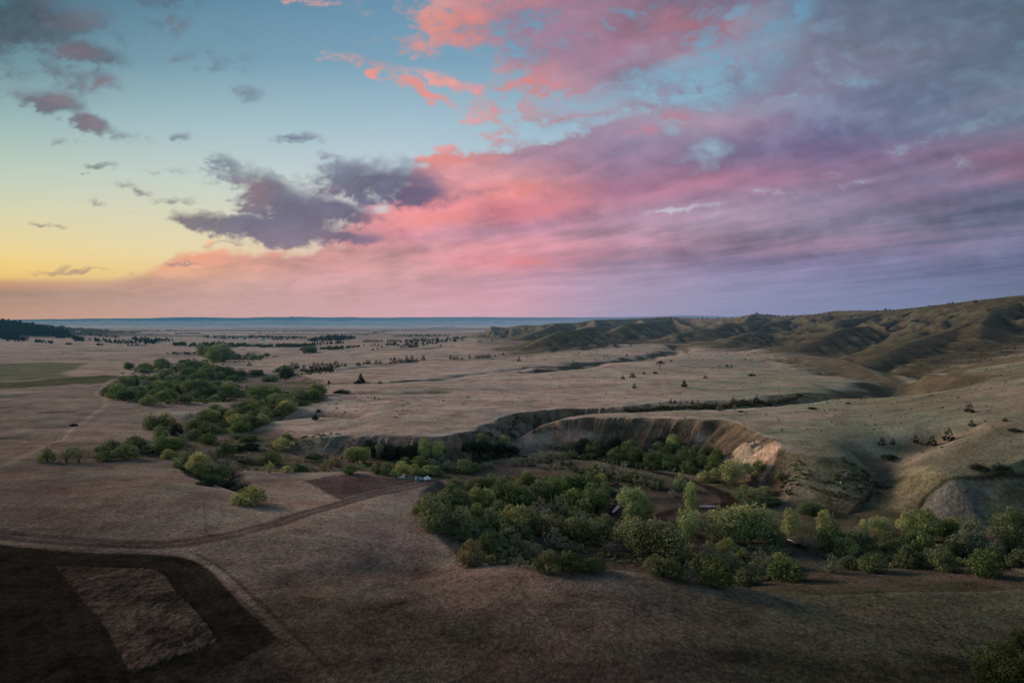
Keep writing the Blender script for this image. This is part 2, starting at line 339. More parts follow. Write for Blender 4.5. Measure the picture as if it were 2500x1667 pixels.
SKY_LIT = [(1120,385,150,20,-6,.75),(1010,400,50,18,0,.6),(1290,455,60,14,6,1.0),(1268,472,14,8,0,1.0),(1220,462,110,18,0,.5),(1150,535,240,22,-3,.65),(1060,505,140,16,0,.5),(1330,505,170,22,-8,.5),(1670,285,60,26,0,1.05),(1600,315,90,18,-8,.7),(1420,272,140,16,-10,.5),(1330,335,90,10,-4,.8),
    (1690,50,100,50,20,.75),(1700,115,50,28,-10,1.0),(1650,140,80,22,-8,.7),(1500,60,70,30,0,.3),(1560,120,90,30,0,.3),(1300,205,110,24,6,.95),(1320,165,60,20,0,.5),(1265,265,60,30,0,1.0),(1255,320,70,14,0,.6),(1800,240,60,20,0,.45),(1800,300,70,18,0,.4),
    (1120,62,90,40,0,1.1),(1040,60,60,40,0,1.0),(930,98,60,26,0,1.1),(1010,105,70,26,0,.85),(900,155,100,30,12,1.1),(1000,205,100,24,22,1.0),(1070,238,60,20,20,.8),(1250,8,140,26,0,.8),(760,6,90,20,0,.8),(950,4,90,20,0,.8),(1840,5,80,14,0,.5),
    (450,620,170,16,2,.8),(400,640,110,18,-6,.7),(620,600,150,22,-3,.65),(700,645,260,18,2,.45),(1480,630,120,10,2,.5),(1300,636,60,10,4,.9),(1150,600,160,16,-4,.4),(2390,95,34,12,0,.35)]
SKY_SCUD = [(925,450,135,52,2,1.15),(1010,475,80,38,0,1.05),(830,450,70,24,0,.85),(890,430,70,30,0,.9),
    (650,480,70,46,30,1.05),(720,530,120,44,22,1.15),(820,525,110,30,8,1.1),(600,445,60,30,30,.9),(560,405,46,18,30,.8),(540,425,110,14,6,.7),(440,418,80,8,2,.55),(470,538,70,18,14,1.05),(590,550,110,22,12,1.1),(690,570,130,24,6,1.1),(830,578,110,17,2,1.05),(445,520,40,12,10,.8),(690,440,90,16,26,.55),
    (70,55,150,60,0,1.15),(175,30,70,44,0,1.0),(40,110,110,36,0,.8),(270,85,50,22,20,.5),(140,165,130,50,30,.5),(40,175,90,30,0,.45),
    (215,132,80,26,6,1.05),(150,125,60,14,0,.7),(260,200,46,22,24,.9),(200,190,60,36,0,.5),
    (130,250,80,28,14,1.05),(165,280,90,22,20,1.0),(225,305,60,22,18,1.1),(300,330,60,14,6,.75),(345,335,36,7,0,.6),(150,345,60,8,4,.7),(180,353,14,7,30,.7),(10,225,44,24,0,.85),(75,290,50,12,0,.45),(20,318,40,8,8,.6),
    (448,330,32,12,-10,.95),(735,342,52,11,-4,.9),(775,335,24,14,20,.7),(815,375,44,10,10,.5),(235,411,38,7,0,.95),(300,458,36,9,10,.9),(345,468,34,9,4,.85),(425,484,60,6,2,.75),(450,480,26,8,0,.6),(228,499,34,7,14,.85),(345,520,50,6,8,.8),(395,527,28,6,8,.8),(118,545,36,6,2,.7),(158,550,20,6,14,.85),(560,592,46,6,4,.8),(490,596,26,6,0,.4),
    (528,150,40,32,-30,.85),(460,135,50,16,-12,.7),(445,62,28,34,-40,.75),(375,68,54,16,8,.5),(600,230,34,18,0,.6),(600,150,40,34,0,.35),(420,4,80,16,0,.8),(560,85,60,30,0,.3),
    (195,661,76,5,2,.95),(85,665,40,3,0,.7),(20,686,30,3,0,.6),(430,636,54,4,2,.7),(330,668,30,4,0,.6),(1090,478,110,16,-2,.6),(1180,470,60,10,0,.35)]
SKY_WARM = [(200,25,80,40,0,.75),(185,128,50,18,0,.8),(130,235,50,24,10,.75),(225,300,50,18,20,.75),(255,200,40,18,0,.6),(620,470,50,34,30,.8),(470,520,60,12,10,.35),(445,60,30,30,0,.45),(460,135,50,20,0,.3),(10,225,40,20,0,.6),(810,465,40,18,0,.25)]

def sky_color(U, V):
    """linear colour of the dusk sky for directions (U, V) = (x, z) / y"""
    K = 1 / F
    c_, s_ = math.cos(PITCH), math.sin(PITCH)
    fy = c_ - V * s_; fu = s_ + V * c_
    px = CX + F * U / fy; py = CY - F * fu / fy
    px = np.clip(px, -4000, 6500); py = np.clip(py, -4000, 800)
    def table(T):
        xs = sorted(T); out = np.zeros(U.shape + (3,))
        cols = {}
        for x in xs:
            st = sorted(T[x]); yy = [s[0] for s in st]; cc = np.array([lin(s[1]) for s in st])
            cols[x] = np.stack([np.interp(py, yy, cc[:, k]) for k in range(3)], -1)
        out = cols[xs[0]].copy()
        for a, b in zip(xs[:-1], xs[1:]):
            t = np.clip((px - a) / (b - a), 0, 1)[..., None]; m = px >= a
            out[m] = (cols[a] * (1 - t) + cols[b] * t)[m]
        return out
    # perspective cloud-sheet coordinates, streaks run toward the glow on the horizon
    zz = np.maximum(V, 0) + 0.05
    qx, qy = U / zz, 1 / zz
    ca, sa = math.cos(R(-31)), math.sin(R(-31))
    al = qx * sa + qy * ca; ac = qx * ca - qy * sa
    S_big = fbm(al * 0.22, ac * 0.55, 3, 301); S_mid = fbm(al * 0.6 + 2 * S_big, ac * 1.5, 5, 303, .55); S_fin = fbm(al * 1.6, ac * 4.2 + S_mid, 5, 305, .6)
    A_wx = fbm(U * 12, V * 18, 4, 311); A_wy = fbm(U * 12 + 40, V * 18, 4, 313)
    A1 = fbm(U * 11 + 0.5 * A_wx, V * 20 + 0.5 * A_wy, 6, 321, .56); A2 = fbm(U * 34 + 0.6 * A_wx, V * 56 + .4 * A_wy, 5, 323, .6)
    A3 = fbm(U * 85 + A2, V * 130 + A_wx, 4, 327, .6)
    wx = U + 0.014 * A_wx + 0.012 * A2 + 0.010 * A3; wy = V + 0.008 * A_wy + 0.006 * A2 + 0.005 * A3 + 0.004 * fbm(U * 40 + 9, V * 60, 4, 325)
    def blobs(L):
        r = np.zeros(U.shape)
        for bx, by, rx, ry, ang, wt in L:
            x, y, z = ray(bx, by); u0, v0 = x / y, z / y
            c, s = math.cos(R(-ang)), math.sin(R(-ang))
            du, dv = wx - u0, wy - v0
            a = (du * c + dv * s) / (rx * K); b = (-du * s + dv * c) / (ry * K)
            f = wt * (1 - np.sqrt(a * a + b * b) / 1.55)
            r = np.maximum(r, f)
        return r
    clear = table(SKY_CLEAR); cloud = table(SKY_CLOUD)
    nz = 0.95 * A1 + 0.85 * A2 + 0.45 * A3
    # sheet
    topv = np.interp(px, [p[0] for p in SKY_TOP], [p[1] for p in SKY_TOP])
    wob = (50 * S_mid + 30 * A2 + 50 * A1) * sstep(720, 520, py) + 8 * A2 + 5 * S_fin
    so_ = sstep(1450, 1800, px); sheet = sstep(0, 1, (py - topv + wob * (1 + 1.6 * so_) + 6 + 70 * so_) / (32 + 230 * so_))
    mass = blobs([q[:5] + (q[5] * (1.35 if q[5] > 1.02 else 1.0),) for q in SKY_MASS])
    md = sstep(-0.02, 1.15, mass + 0.95 * nz * sstep(0, .25, mass) - 0.02)
    dens = np.maximum(sheet, md)
    # light on the undersides
    lit = blobs([q[:5] + (q[5] * (0.60 if q[1] < 345 and q[0] > 1200 else 0.9),) for q in SKY_LIT])
    ln = 0.5 + 0.5 * np.clip(0.8 * S_mid + 0.9 * S_fin + 0.6 * A1, -1, 1)
    ln = np.clip(ln + 0.5 * A2 + 0.35 * A1, 0, 1.4)
    litd = np.clip(1.15 * lit * (-0.10 + 1.35 * ln), 0, 0.80) * sstep(0, .5, lit)
    lt = np.stack([np.interp(px, [0, 400, 800, 1150, 1450, 1700, 2100], [lin(c)[k] for c in [(238,184,130),(232,166,132),(228,146,132),(224,138,132),(208,128,134),(184,112,126),(148,105,128)]]) for k in range(3)], -1)
    relief = 1 + (0.28 * S_big + 0.28 * S_mid + 0.18 * S_fin + 0.26 * A1 + 0.14 * A2) * sstep(770, 560, py) + 0.03 * S_fin
    cloud = cloud * relief[..., None]
    g_ = cloud.mean(-1, keepdims=True); cloud = g_ + (cloud - g_) * 0.88
    # cooler / warmer tints along the rolls
    wv = (S_mid * 0.7 + S_fin * 0.5) * sstep(740, 560, py)
    cloud = cloud * (1 + wv[..., None] * np.array([0.20, -0.05, -0.08]))
    cloud = cloud * (1 - 0.9 * litd[..., None]) + lt * 0.9 * litd[..., None]
    sky = clear * (1 - dens[..., None]) + cloud * dens[..., None]
    # breaks in the sheet
    ho = blobs(SKY_HOLE)
    md_ = 0
    hd = 0.85 * sstep(0.10, 1.25, ho + 0.85 * nz * sstep(0, .35, ho) + 0.25 * S_fin) * sstep(0, .2, ho) * sstep(1180, 1300, px)
    thin = sstep(0.05, 0.75, 0.9 * S_mid + 1.0 * A1 + 0.5 * A2) * sstep(430, 150, py) * sstep(1350, 1750, px) * 0.42
    hd = np.maximum(hd, thin)
    hc = np.stack([np.interp(py, [0, 250, 420, 520], [lin(c)[k] for c in [(116,160,184),(140,176,196),(172,186,206),(200,198,214)]]) for k in range(3)], -1)
    edge = 1 - 0.35 * sstep(1700, 2500, px)[..., None]
    sky = sky * (1 - hd[..., None] * 0.9) + hc * edge * hd[..., None] * 0.9
    # dark scud
    sc = blobs([q[:5] + (q[5] * (1.9 if q[5] > 1.02 else 1.0),) for q in SKY_SCUD])
    sd_ = sstep(0.02, 1.35, sc + 0.80 * nz * sstep(0, .3, sc) + 0.03)
    S = {0: [(700,(186,150,120)),(600,(165,150,125)),(480,(136,140,130)),(330,(110,112,120)),(200,(98,108,118)),(60,(72,90,102)),(-200,(60,80,96))],
         600: [(700,(180,140,130)),(600,(124,112,132)),(540,(100,97,120)),(480,(108,106,126)),(420,(116,124,138)),(330,(112,122,140)),(250,(112,130,146)),(60,(98,116,134)),(-200,(80,100,120))],
         1000: [(600,(130,114,138)),(500,(100,97,126)),(430,(106,104,132)),(300,(125,130,150)),(-200,(110,120,140))]}
    scc = table(S)
    wm = np.clip(blobs(SKY_WARM) * 1.3, 0, 1) * (0.6 + 0.4 * A1)
    scc = scc * (1 - wm[..., None]) + np.array(lin((140,108,116))) * wm[..., None]
    scc = scc * (1 + 0.26 * A2 + 0.25 * A1)[..., None]
    sky = sky * (1 - 0.93 * sd_[..., None]) + scc * 0.93 * sd_[..., None]
    # fine veils low in the sky
    v = (S_fin * 0.6 + S_mid * 0.6) * sstep(600, 690, py) * 0.05
    sky = sky * (1 + v)[..., None]
    return np.clip(sky, 0.005, 1)
# ------------------------------------------------------------------ node helpers
class NT:
    def __init__(s, tree): s.t = tree; s.n = tree.nodes; s.l = tree.links
    def new(s, kind, **kw):
        nd = s.n.new(kind)
        for k, v in kw.items(): setattr(nd, k, v)
        return nd
    def put(s, sock, v):
        if isinstance(v, bpy.types.NodeSocket): s.l.new(v, sock)
        else: sock.default_value = v
    def m(s, op, a, b=None, c=None, clamp=False):
        nd = s.new('ShaderNodeMath', operation=op, use_clamp=clamp)
        s.put(nd.inputs[0], a)
        if b is not None: s.put(nd.inputs[1], b)
        if c is not None: s.put(nd.inputs[2], c)
        return nd.outputs[0]
    def v(s, op, a, b=None, scale=None):
        nd = s.new('ShaderNodeVectorMath', operation=op)
        s.put(nd.inputs[0], a)
        if b is not None: s.put(nd.inputs[1], b)
        if scale is not None: s.put(nd.inputs['Scale'], scale)
        return nd.outputs['Value'] if op in ('LENGTH', 'DOT_PRODUCT', 'DISTANCE') else nd.outputs[0]
    def rng(s, x, a, b, c=0.0, d=1.0, smooth=True):
        nd = s.new('ShaderNodeMapRange', interpolation_type='SMOOTHSTEP' if smooth else 'LINEAR')
        nd.clamp = not smooth
        s.put(nd.inputs[0], x)
        for i, q in enumerate((a, b, c, d)): s.put(nd.inputs[i + 1], q)
        return nd.outputs[0]
    def mix(s, f, a, b, blend='MIX'):
        nd = s.new('ShaderNodeMix', data_type='RGBA', blend_type=blend)
        s.put(nd.inputs[0], f); s.put(nd.inputs[6], a); s.put(nd.inputs[7], b)
        return nd.outputs[2]
    def noise(s, vec, scale=1.0, detail=4.0, rough=0.5, dist=0.0, color=False):
        nd = s.new('ShaderNodeTexNoise')
        s.put(nd.inputs['Vector'], vec); s.put(nd.inputs['Scale'], scale); s.put(nd.inputs['Detail'], detail)
        s.put(nd.inputs['Roughness'], rough); s.put(nd.inputs['Distortion'], dist)
        return nd.outputs['Color' if color else 'Fac']
    def comb(s, x, y, z=0.0):
        nd = s.new('ShaderNodeCombineXYZ'); s.put(nd.inputs[0], x); s.put(nd.inputs[1], y); s.put(nd.inputs[2], z)
        return nd.outputs[0]
    def sep(s, vec):
        nd = s.new('ShaderNodeSeparateXYZ'); s.put(nd.inputs[0], vec); return nd.outputs
    def ramp(s, fac, stops, interp='LINEAR'):
        nd = s.new('ShaderNodeValToRGB'); cr = nd.color_ramp; cr.interpolation = interp
        stops = sorted(stops, key=lambda q: q[0])
        while len(cr.elements) < len(stops): cr.elements.new(0.5)
        for e, (p, c) in zip(cr.elements, stops): e.position = p; e.color = (*c, 1)
        s.put(nd.inputs[0], fac); return nd.outputs[0]

DENOISE = True
# ------------------------------------------------------------------ world light and the sky dome
SUN_AZ, SUN_EL = -60.0, 17.0       # azimuth from +Y toward +X, degrees
world = bpy.data.worlds.new("World"); scene.world = world; world.use_nodes = True
w = NT(world.node_tree); w.n.clear()
nish = w.new('ShaderNodeTexSky', sky_type='NISHITA')
nish.sun_disc = False; nish.sun_elevation = R(SUN_EL * 0.5); nish.sun_rotation = R(SUN_AZ); nish.altitude = 1200
bg = w.new('ShaderNodeBackground'); w.l.new(nish.outputs[0], bg.inputs[0]); bg.inputs[1].default_value = 0.22
w.l.new(bg.outputs[0], w.new('ShaderNodeOutputWorld').inputs[0])
def build_sky():
    az = np.radians(np.concatenate([np.linspace(-47, -40, 30)[:-1], np.linspace(-40, 40, 1060), np.linspace(40, 76, 100)[1:]]))
    el = np.radians(np.concatenate([[-3.0], np.linspace(-0.6, 27, 380), np.linspace(27, 62, 70)[1:]]))
    A, E = np.meshgrid(az, el)
    dx, dy, dz = np.sin(A) * np.cos(E), np.cos(A) * np.cos(E), np.sin(E)
    c = sky_color(dx / dy, np.maximum(dz, 0) / dy)
    D = 62000.0
    V = np.stack([dx * D, dy * D, dz * D + CAMZ], -1).reshape(-1, 3)
    n, m = A.shape
    idx = np.arange(n * m).reshape(n, m)
    q = np.stack([idx[:-1, :-1], idx[1:, :-1], idx[1:, 1:], idx[:-1, 1:]], -1).reshape(-1, 4)
    me = bpy.data.meshes.new('sky')
    me.vertices.add(len(V)); me.loops.add(len(q) * 4); me.polygons.add(len(q))
    me.vertices.foreach_set('co', V.astype(np.float32).ravel())
    me.loops.foreach_set('vertex_index', q.astype(np.int32).ravel())
    me.polygons.foreach_set('loop_start', (np.arange(len(q)) * 4).astype(np.int32))
    me.polygons.foreach_set('use_smooth', np.ones(len(q), bool))
    ca = me.attributes.new('air', 'FLOAT_COLOR', 'POINT')
    ca.data.foreach_set('color', np.concatenate([c.reshape(-1, 3), np.ones((len(V), 1))], 1).astype(np.float32).ravel())
    me.update(); me.validate()
    m_ = bpy.data.materials.new('evening_sky'); m_.use_nodes = True; k = NT(m_.node_tree); k.n.clear()
    at = k.new('ShaderNodeAttribute'); at.attribute_name = 'air'
    em = k.new('ShaderNodeEmission'); k.l.new(at.outputs['Color'], em.inputs[0])
    k.l.new(em.outputs[0], k.new('ShaderNodeOutputMaterial').inputs[0])
    m_.cycles.emission_sampling = 'NONE'
    me.materials.append(m_)
    o = bpy.data.objects.new('sky', me); COL.objects.link(o); o['kind'] = 'structure'
build_sky()

sun = bpy.data.lights.new('sun', 'SUN'); sun.energy = 4.0; sun.angle = R(18); sun.color = (1.0, 0.77, 0.66)
so = bpy.data.objects.new('sun', sun); COL.objects.link(so)
from mathutils import Vector
sd = Vector((math.sin(R(SUN_AZ)) * math.cos(R(SUN_EL)), math.cos(R(SUN_AZ)) * math.cos(R(SUN_EL)), math.sin(R(SUN_EL))))
so.rotation_euler = sd.to_track_quat('Z', 'Y').to_euler(); so.location = (0, 0, 300)

cam = bpy.data.cameras.new('camera'); cam.lens = 24 * 1.0002; cam.sensor_width = 36; cam.clip_start = 1; cam.clip_end = 90000
co = bpy.data.objects.new('camera', cam); COL.objects.link(co); co.location = (0, 0, CAMZ)
co.rotation_euler = (R(90) - PITCH, 0, 0); scene.camera = co
scene.view_settings.view_transform = 'Standard'; scene.view_settings.look = 'None'; scene.view_settings.exposure = 0
scene.cycles.use_denoising = DENOISE
try: scene.cycles.denoiser = 'OPENIMAGEDENOISE'
except Exception: pass
scene.cycles.denoising_input_passes = 'RGB_ALBEDO_NORMAL'; scene.cycles.denoising_prefilter = 'ACCURATE'
scene.cycles.max_bounces = 4; scene.cycles.diffuse_bounces = 2; scene.cycles.transparent_max_bounces = 4

# ------------------------------------------------------------------ painted haze: emission mixed into surface materials, growing with distance from the viewpoint's valley (position in the world)
def haze_group():
    g = bpy.data.node_groups.new('painted_haze', 'ShaderNodeTree')
    g.interface.new_socket('Shader', in_out='INPUT', socket_type='NodeSocketShader')
    g.interface.new_socket('Shader', in_out='OUTPUT', socket_type='NodeSocketShader')
    h = NT(g)
    i = h.new('NodeGroupInput'); o = h.new('NodeGroupOutput')
    pos = h.new('ShaderNodeNewGeometry').outputs['Position']
    x, y, z = h.sep(pos)
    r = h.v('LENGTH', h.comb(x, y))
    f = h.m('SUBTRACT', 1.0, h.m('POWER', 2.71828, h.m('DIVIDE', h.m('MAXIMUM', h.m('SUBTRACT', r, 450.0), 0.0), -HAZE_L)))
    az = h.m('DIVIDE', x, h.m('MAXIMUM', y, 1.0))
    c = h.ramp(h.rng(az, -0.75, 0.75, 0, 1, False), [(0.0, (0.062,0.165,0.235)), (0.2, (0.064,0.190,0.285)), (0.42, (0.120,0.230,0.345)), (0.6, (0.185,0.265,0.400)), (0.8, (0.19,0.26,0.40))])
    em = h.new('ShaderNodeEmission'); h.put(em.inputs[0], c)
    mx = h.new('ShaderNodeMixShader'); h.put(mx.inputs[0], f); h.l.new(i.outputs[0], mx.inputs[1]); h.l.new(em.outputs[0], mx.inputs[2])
    h.l.new(mx.outputs[0], o.inputs[0]); return g
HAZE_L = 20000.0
HAZE = haze_group()
def mat(name):
    m_ = bpy.data.materials.new(name); m_.use_nodes = True
    q = NT(m_.node_tree); q.n.clear(); return m_, q
def finish(q, bsdf):
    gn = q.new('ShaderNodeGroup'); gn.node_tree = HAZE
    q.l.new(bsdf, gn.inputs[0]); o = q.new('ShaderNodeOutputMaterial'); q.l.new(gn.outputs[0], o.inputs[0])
def simple_mat(name, col, rough=0.8, var=0.25, scale=3.0, metal=0.0):
    m_, q = mat(name)
    tc = q.new('ShaderNodeTexCoord').outputs['Object']
    n = q.noise(tc, scale, 4, 0.6)
    c = q.v('SCALE', col[:3], scale=q.rng(n, 0.3, 0.7, 1 - var, 1 + var, False))
    b = q.new('ShaderNodeBsdfPrincipled'); q.put(b.inputs['Base Color'], c); b.inputs['Roughness'].default_value = rough; b.inputs['Metallic'].default_value = metal
    finish(q, b.outputs[0]); return m_

def ground_mat():
    m_, q = mat('dry_grassland')
    pos = q.new('ShaderNodeNewGeometry').outputs['Position']
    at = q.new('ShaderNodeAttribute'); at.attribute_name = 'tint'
    ro = q.new('ShaderNodeAttribute'); ro.attribute_name = 'rough'
    n1 = q.noise(pos, 0.55, 5, 0.65)
    n2 = q.noise(pos, 1.7, 3, 0.7)
    n3 = q.noise(pos, 0.09, 5, 0.6, 0.6)
    n4 = q.noise(q.v('MULTIPLY', pos, (0.02, 0.06, 0.02)), 1.0, 5, 0.6, 0.8)
    var = q.m('ADD', q.m('ADD', q.m('MULTIPLY', n1, 0.55), q.m('MULTIPLY', n2, 0.35)), q.m('ADD', q.m('MULTIPLY', n3, 0.75), q.m('MULTIPLY', n4, 0.55)))
    k = q.m('ADD', 1.0, q.m('MULTIPLY', q.m('SUBTRACT', var, 1.1), q.m('ADD', 1.6, q.m('MULTIPLY', ro.outputs['Fac'], 1.3))))
    k = q.m('MAXIMUM', k, 0.15)
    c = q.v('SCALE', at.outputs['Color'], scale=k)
    # grass clumps with darker gaps
    cl = q.new('ShaderNodeTexVoronoi'); q.put(cl.inputs['Vector'], q.v('ADD', q.v('MULTIPLY', pos, (1, 1, 0.3)), q.v('SCALE', q.noise(pos, 0.7, 2, 0.5, 0, True), scale=1.6))); cl.inputs['Scale'].default_value = 0.85
    c = q.v('SCALE', c, scale=q.m('ADD', 1.0, q.m('MULTIPLY', q.rng(cl.outputs['Distance'], 0.15, 0.75, 0.18, -0.32, False), q.rng(q.v('LENGTH', pos), 150, 700, 1.0, 0.2, False))))
    # scattered dark tussocks
    vor = q.new('ShaderNodeTexVoronoi'); q.put(vor.inputs['Vector'], q.v('MULTIPLY', pos, (1, 1, 0.1))); vor.inputs['Scale'].default_value = 0.16
    sp = q.m('MULTIPLY', q.rng(vor.outputs['Distance'], 0.16, 0.07), q.rng(q.noise(pos, 0.02, 3, 0.5), 0.55, 0.68))
    c = q.mix(q.m('MULTIPLY', sp, 0.55), c, (0.05, 0.045, 0.03, 1))
    hue = q.mix(q.rng(q.noise(pos, 0.035, 4, 0.6), 0.35, 0.7), (1.06, 0.97, 0.93, 1), (0.93, 1.03, 0.98, 1))
    c = q.v('MULTIPLY', c, hue)
    b = q.new('ShaderNodeBsdfPrincipled'); q.put(b.inputs['Base Color'], c); b.inputs['Roughness'].default_value = 0.95
    b.inputs['Specular IOR Level'].default_value = 0.0
    bp = q.new('ShaderNodeBump'); q.put(bp.inputs['Strength'], q.rng(q.v('LENGTH', pos), 200, 900, 1.0, 0.15, False))
    q.put(bp.inputs['Distance'], q.m('ADD', 0.55, q.m('MULTIPLY', ro.outputs['Fac'], 1.4)))
    q.put(bp.inputs['Height'], q.m('ADD', q.m('MULTIPLY', n1, 1.0), q.m('MULTIPLY', n2, 0.5)))
    q.l.new(bp.outputs[0], b.inputs['Normal'])
    finish(q, b.outputs[0]); return m_
GROUND = ground_mat()

# ------------------------------------------------------------------ land cover
def build_terrain():
    global GZ
    gy_, gx_ = np.gradient(GZ)
    sr = gy_ / np.gradient(RAD)[:, None]; sa = gx_ / ((AZ[1] - AZ[0]) * RAD[:, None])
    slope = np.hypot(sr, sa)
    x, y, z = GX, GY, GZ
    r = np.hypot(x, y)
    fx = x / y
    tint = np.empty(x.shape + (3,)); tint[:] = (0.362, 0.275, 0.225)
    rough = np.full(x.shape, 0.15)
    reg = np.zeros(x.shape, np.int8)            # 0 ground
    def paint(mask, col):
        mk = np.clip(mask, 0, 1)[..., None]; tint[:] = tint * (1 - mk) + np.array(col) * mk
    # broad variation
    b1 = fbm(x / 210, y / 150, 4, 201); b2 = fbm(x / 60, y / 40, 4, 203)
    tint *= (1 + 0.22 * b1 + 0.22 * b2)[..., None]
    tint *= (1 - 0.24 * sstep(-0.18, -0.60, fx) * sstep(2200, 900, r))[..., None]
    # right hand prairie: greener
    paint(0.88 * sstep(0.10, 0.45, fx) * sstep(1600, 600, r), (0.215, 0.212, 0.140))
    paint(0.5 * sstep(0.15, 0.75, b1 + 0.3 * b2) * sstep(3000, 900, r), (0.21, 0.195, 0.125))
    paint(0.5 * sstep(0.1, 0.6, b2) * sstep(200, 900, r) * sstep(2500, 1200, r), (0.36, 0.275, 0.205))
    # concave hollows darker, crests paler
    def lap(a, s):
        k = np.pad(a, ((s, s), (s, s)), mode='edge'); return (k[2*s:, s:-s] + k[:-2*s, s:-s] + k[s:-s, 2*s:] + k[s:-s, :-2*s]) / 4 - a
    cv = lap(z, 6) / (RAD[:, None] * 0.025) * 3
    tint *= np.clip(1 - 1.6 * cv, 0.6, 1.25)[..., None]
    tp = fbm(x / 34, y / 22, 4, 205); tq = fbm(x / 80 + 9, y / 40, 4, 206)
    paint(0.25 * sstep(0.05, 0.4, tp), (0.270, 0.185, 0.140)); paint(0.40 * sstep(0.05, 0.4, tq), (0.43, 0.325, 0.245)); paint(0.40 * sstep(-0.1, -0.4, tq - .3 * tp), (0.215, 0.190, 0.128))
    # hills
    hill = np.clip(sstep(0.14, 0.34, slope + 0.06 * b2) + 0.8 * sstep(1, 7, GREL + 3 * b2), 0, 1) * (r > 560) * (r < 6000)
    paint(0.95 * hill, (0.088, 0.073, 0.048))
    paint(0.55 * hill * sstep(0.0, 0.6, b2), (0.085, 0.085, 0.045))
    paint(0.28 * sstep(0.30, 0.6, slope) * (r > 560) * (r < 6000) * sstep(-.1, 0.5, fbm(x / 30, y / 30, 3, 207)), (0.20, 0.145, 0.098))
    HP = hits([(1156,834),(1195,862),(1221,874),(1300,868),(1380,860),(1455,852),(1520,842),(1600,842),(1657,852),(1740,857),(1800,858),(1860,852),(1925,861),(2020,874),(2110,896),(2190,935),(2240,925),(2330,902),(2420,880),(2500,862)])
    HP = HP + [((2750 - CX) / F * 1000, 1000.0), ((2750 - CX) / F * 4200, 4200.0), ((1180 - CX) / F * 4200, 4200.0), ((1150 - CX) / F * 2450, 2450.0)]
    ha = np.array(HP); hc_ = (x > ha[:, 0].min()) & (x < ha[:, 0].max()) & (y > ha[:, 1].min()) & (y < ha[:, 1].max())
    hz = np.zeros(x.shape); xs_, ys_ = x[hc_], y[hc_]
    qd, _ = poly_dist(xs_, ys_, HP + HP[:1]); qd = np.where(inside(xs_, ys_, HP), qd, -qd)
    hz[hc_] = sstep(-20, 50, qd + 25 * fbm(xs_ / 60, ys_ / 60, 3, 209))
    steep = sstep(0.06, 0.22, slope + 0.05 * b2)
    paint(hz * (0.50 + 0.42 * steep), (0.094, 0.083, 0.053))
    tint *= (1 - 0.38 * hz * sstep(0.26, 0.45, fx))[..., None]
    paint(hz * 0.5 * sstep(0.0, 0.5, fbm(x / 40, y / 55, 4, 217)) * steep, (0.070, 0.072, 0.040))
    tint *= (1 - hz * np.clip(1.8 * cv, -0.35, 0.6))[..., None]  # hill shading painted into the tint: hollows darkened, crests lightened
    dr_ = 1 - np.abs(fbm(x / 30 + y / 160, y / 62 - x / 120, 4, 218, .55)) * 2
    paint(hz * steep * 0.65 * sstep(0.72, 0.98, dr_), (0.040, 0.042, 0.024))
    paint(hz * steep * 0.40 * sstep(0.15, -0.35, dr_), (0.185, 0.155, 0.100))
    hillreg = (r > 700) & (r < 6000) & (slope > 0.17)
    reg[hillreg] = 1
    # vignette-like darkening painted into the ground colour near the viewpoint and sides
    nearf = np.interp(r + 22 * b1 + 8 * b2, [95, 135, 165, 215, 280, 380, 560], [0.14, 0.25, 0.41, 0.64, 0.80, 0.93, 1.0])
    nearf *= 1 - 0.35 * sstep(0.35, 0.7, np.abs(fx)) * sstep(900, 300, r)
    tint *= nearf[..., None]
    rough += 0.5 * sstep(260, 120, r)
    # ---- far land
    f1 = fbm(x / 1500, y / 420, 4, 211); f2 = fbm(x / 420, y / 180, 3, 213)
    far = sstep(1800, 4500, r)
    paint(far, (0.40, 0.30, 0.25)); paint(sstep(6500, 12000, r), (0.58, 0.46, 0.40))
    tint *= (1 + far * (0.65 * f1 + 0.45 * f2))[..., None]
    wood = sstep(0.03, 0.17, fbm(x / 2400, y / 520, 4, 215) * 0.7 + f2 * 0.5 - 0.06) * sstep(2600, 4200, r)
    paint(0.8 * wood * sstep(16000, 3000, r), (0.055, 0.062, 0.045))
    esc = sstep(100, 150, z + 60 * f2 + 40 * f1) * (r > 13000)
    paint(0.95 * np.clip(esc, 0, 1), (0.025, 0.03, 0.03))
    paint(0.6 * sstep(0.15, 0.5, f2) * (r > 13000) * (1 - esc), (0.12, 0.11, 0.09))
    lh = (fx < -0.5) & (r > 2300) & (r < 4200)
    paint(0.85 * sstep(6, 18, z + 5 * f2) * lh, (0.06, 0.06, 0.045))
    reg[(r > 6000)] = 2
    reg[(r > 13500) & (esc > 0.5)] = 3
    # ---- the valley and its banks
    m = (r > 120) & (r < 900)
    d = np.full(x.shape, -99.0); dd, wa_ = poly_dist(x[m], y[m], RIMW + RIMW[:1], RIM_ATTR); ins = inside(x[m], y[m], RIMW)
    d[m] = np.where(ins, dd, -dd)
    arc = np.zeros(x.shape); arc[m] = wa_[:, 1]
    rib = np.zeros(x.shape); rib[m] = fbm((arc[m] + d[m] * .5) / 2.6, d[m] / 16, 4, 227, .6)
    bank = sstep(0.22, 0.5, slope) * (d > -6)
    g1 = fbm(x / 12, y / 12, 4, 221); g2 = fbm(x / 30, y / 30, 3, 223); g3 = fbm(x / 5, y / 5, 3, 225)
    fl = sstep(2, 14, d)
    paint(fl * 0.9, (0.165, 0.128, 0.098))
    paint(fl * 0.85 * sstep(-0.25, 0.35, g2 + 0.3 * g1), (0.098, 0.096, 0.052))
    paint(fl * 0.5 * sstep(0.15, 0.6, g1), (0.21, 0.165, 0.125))
    paint(bank * 0.9, (0.098, 0.076, 0.054))
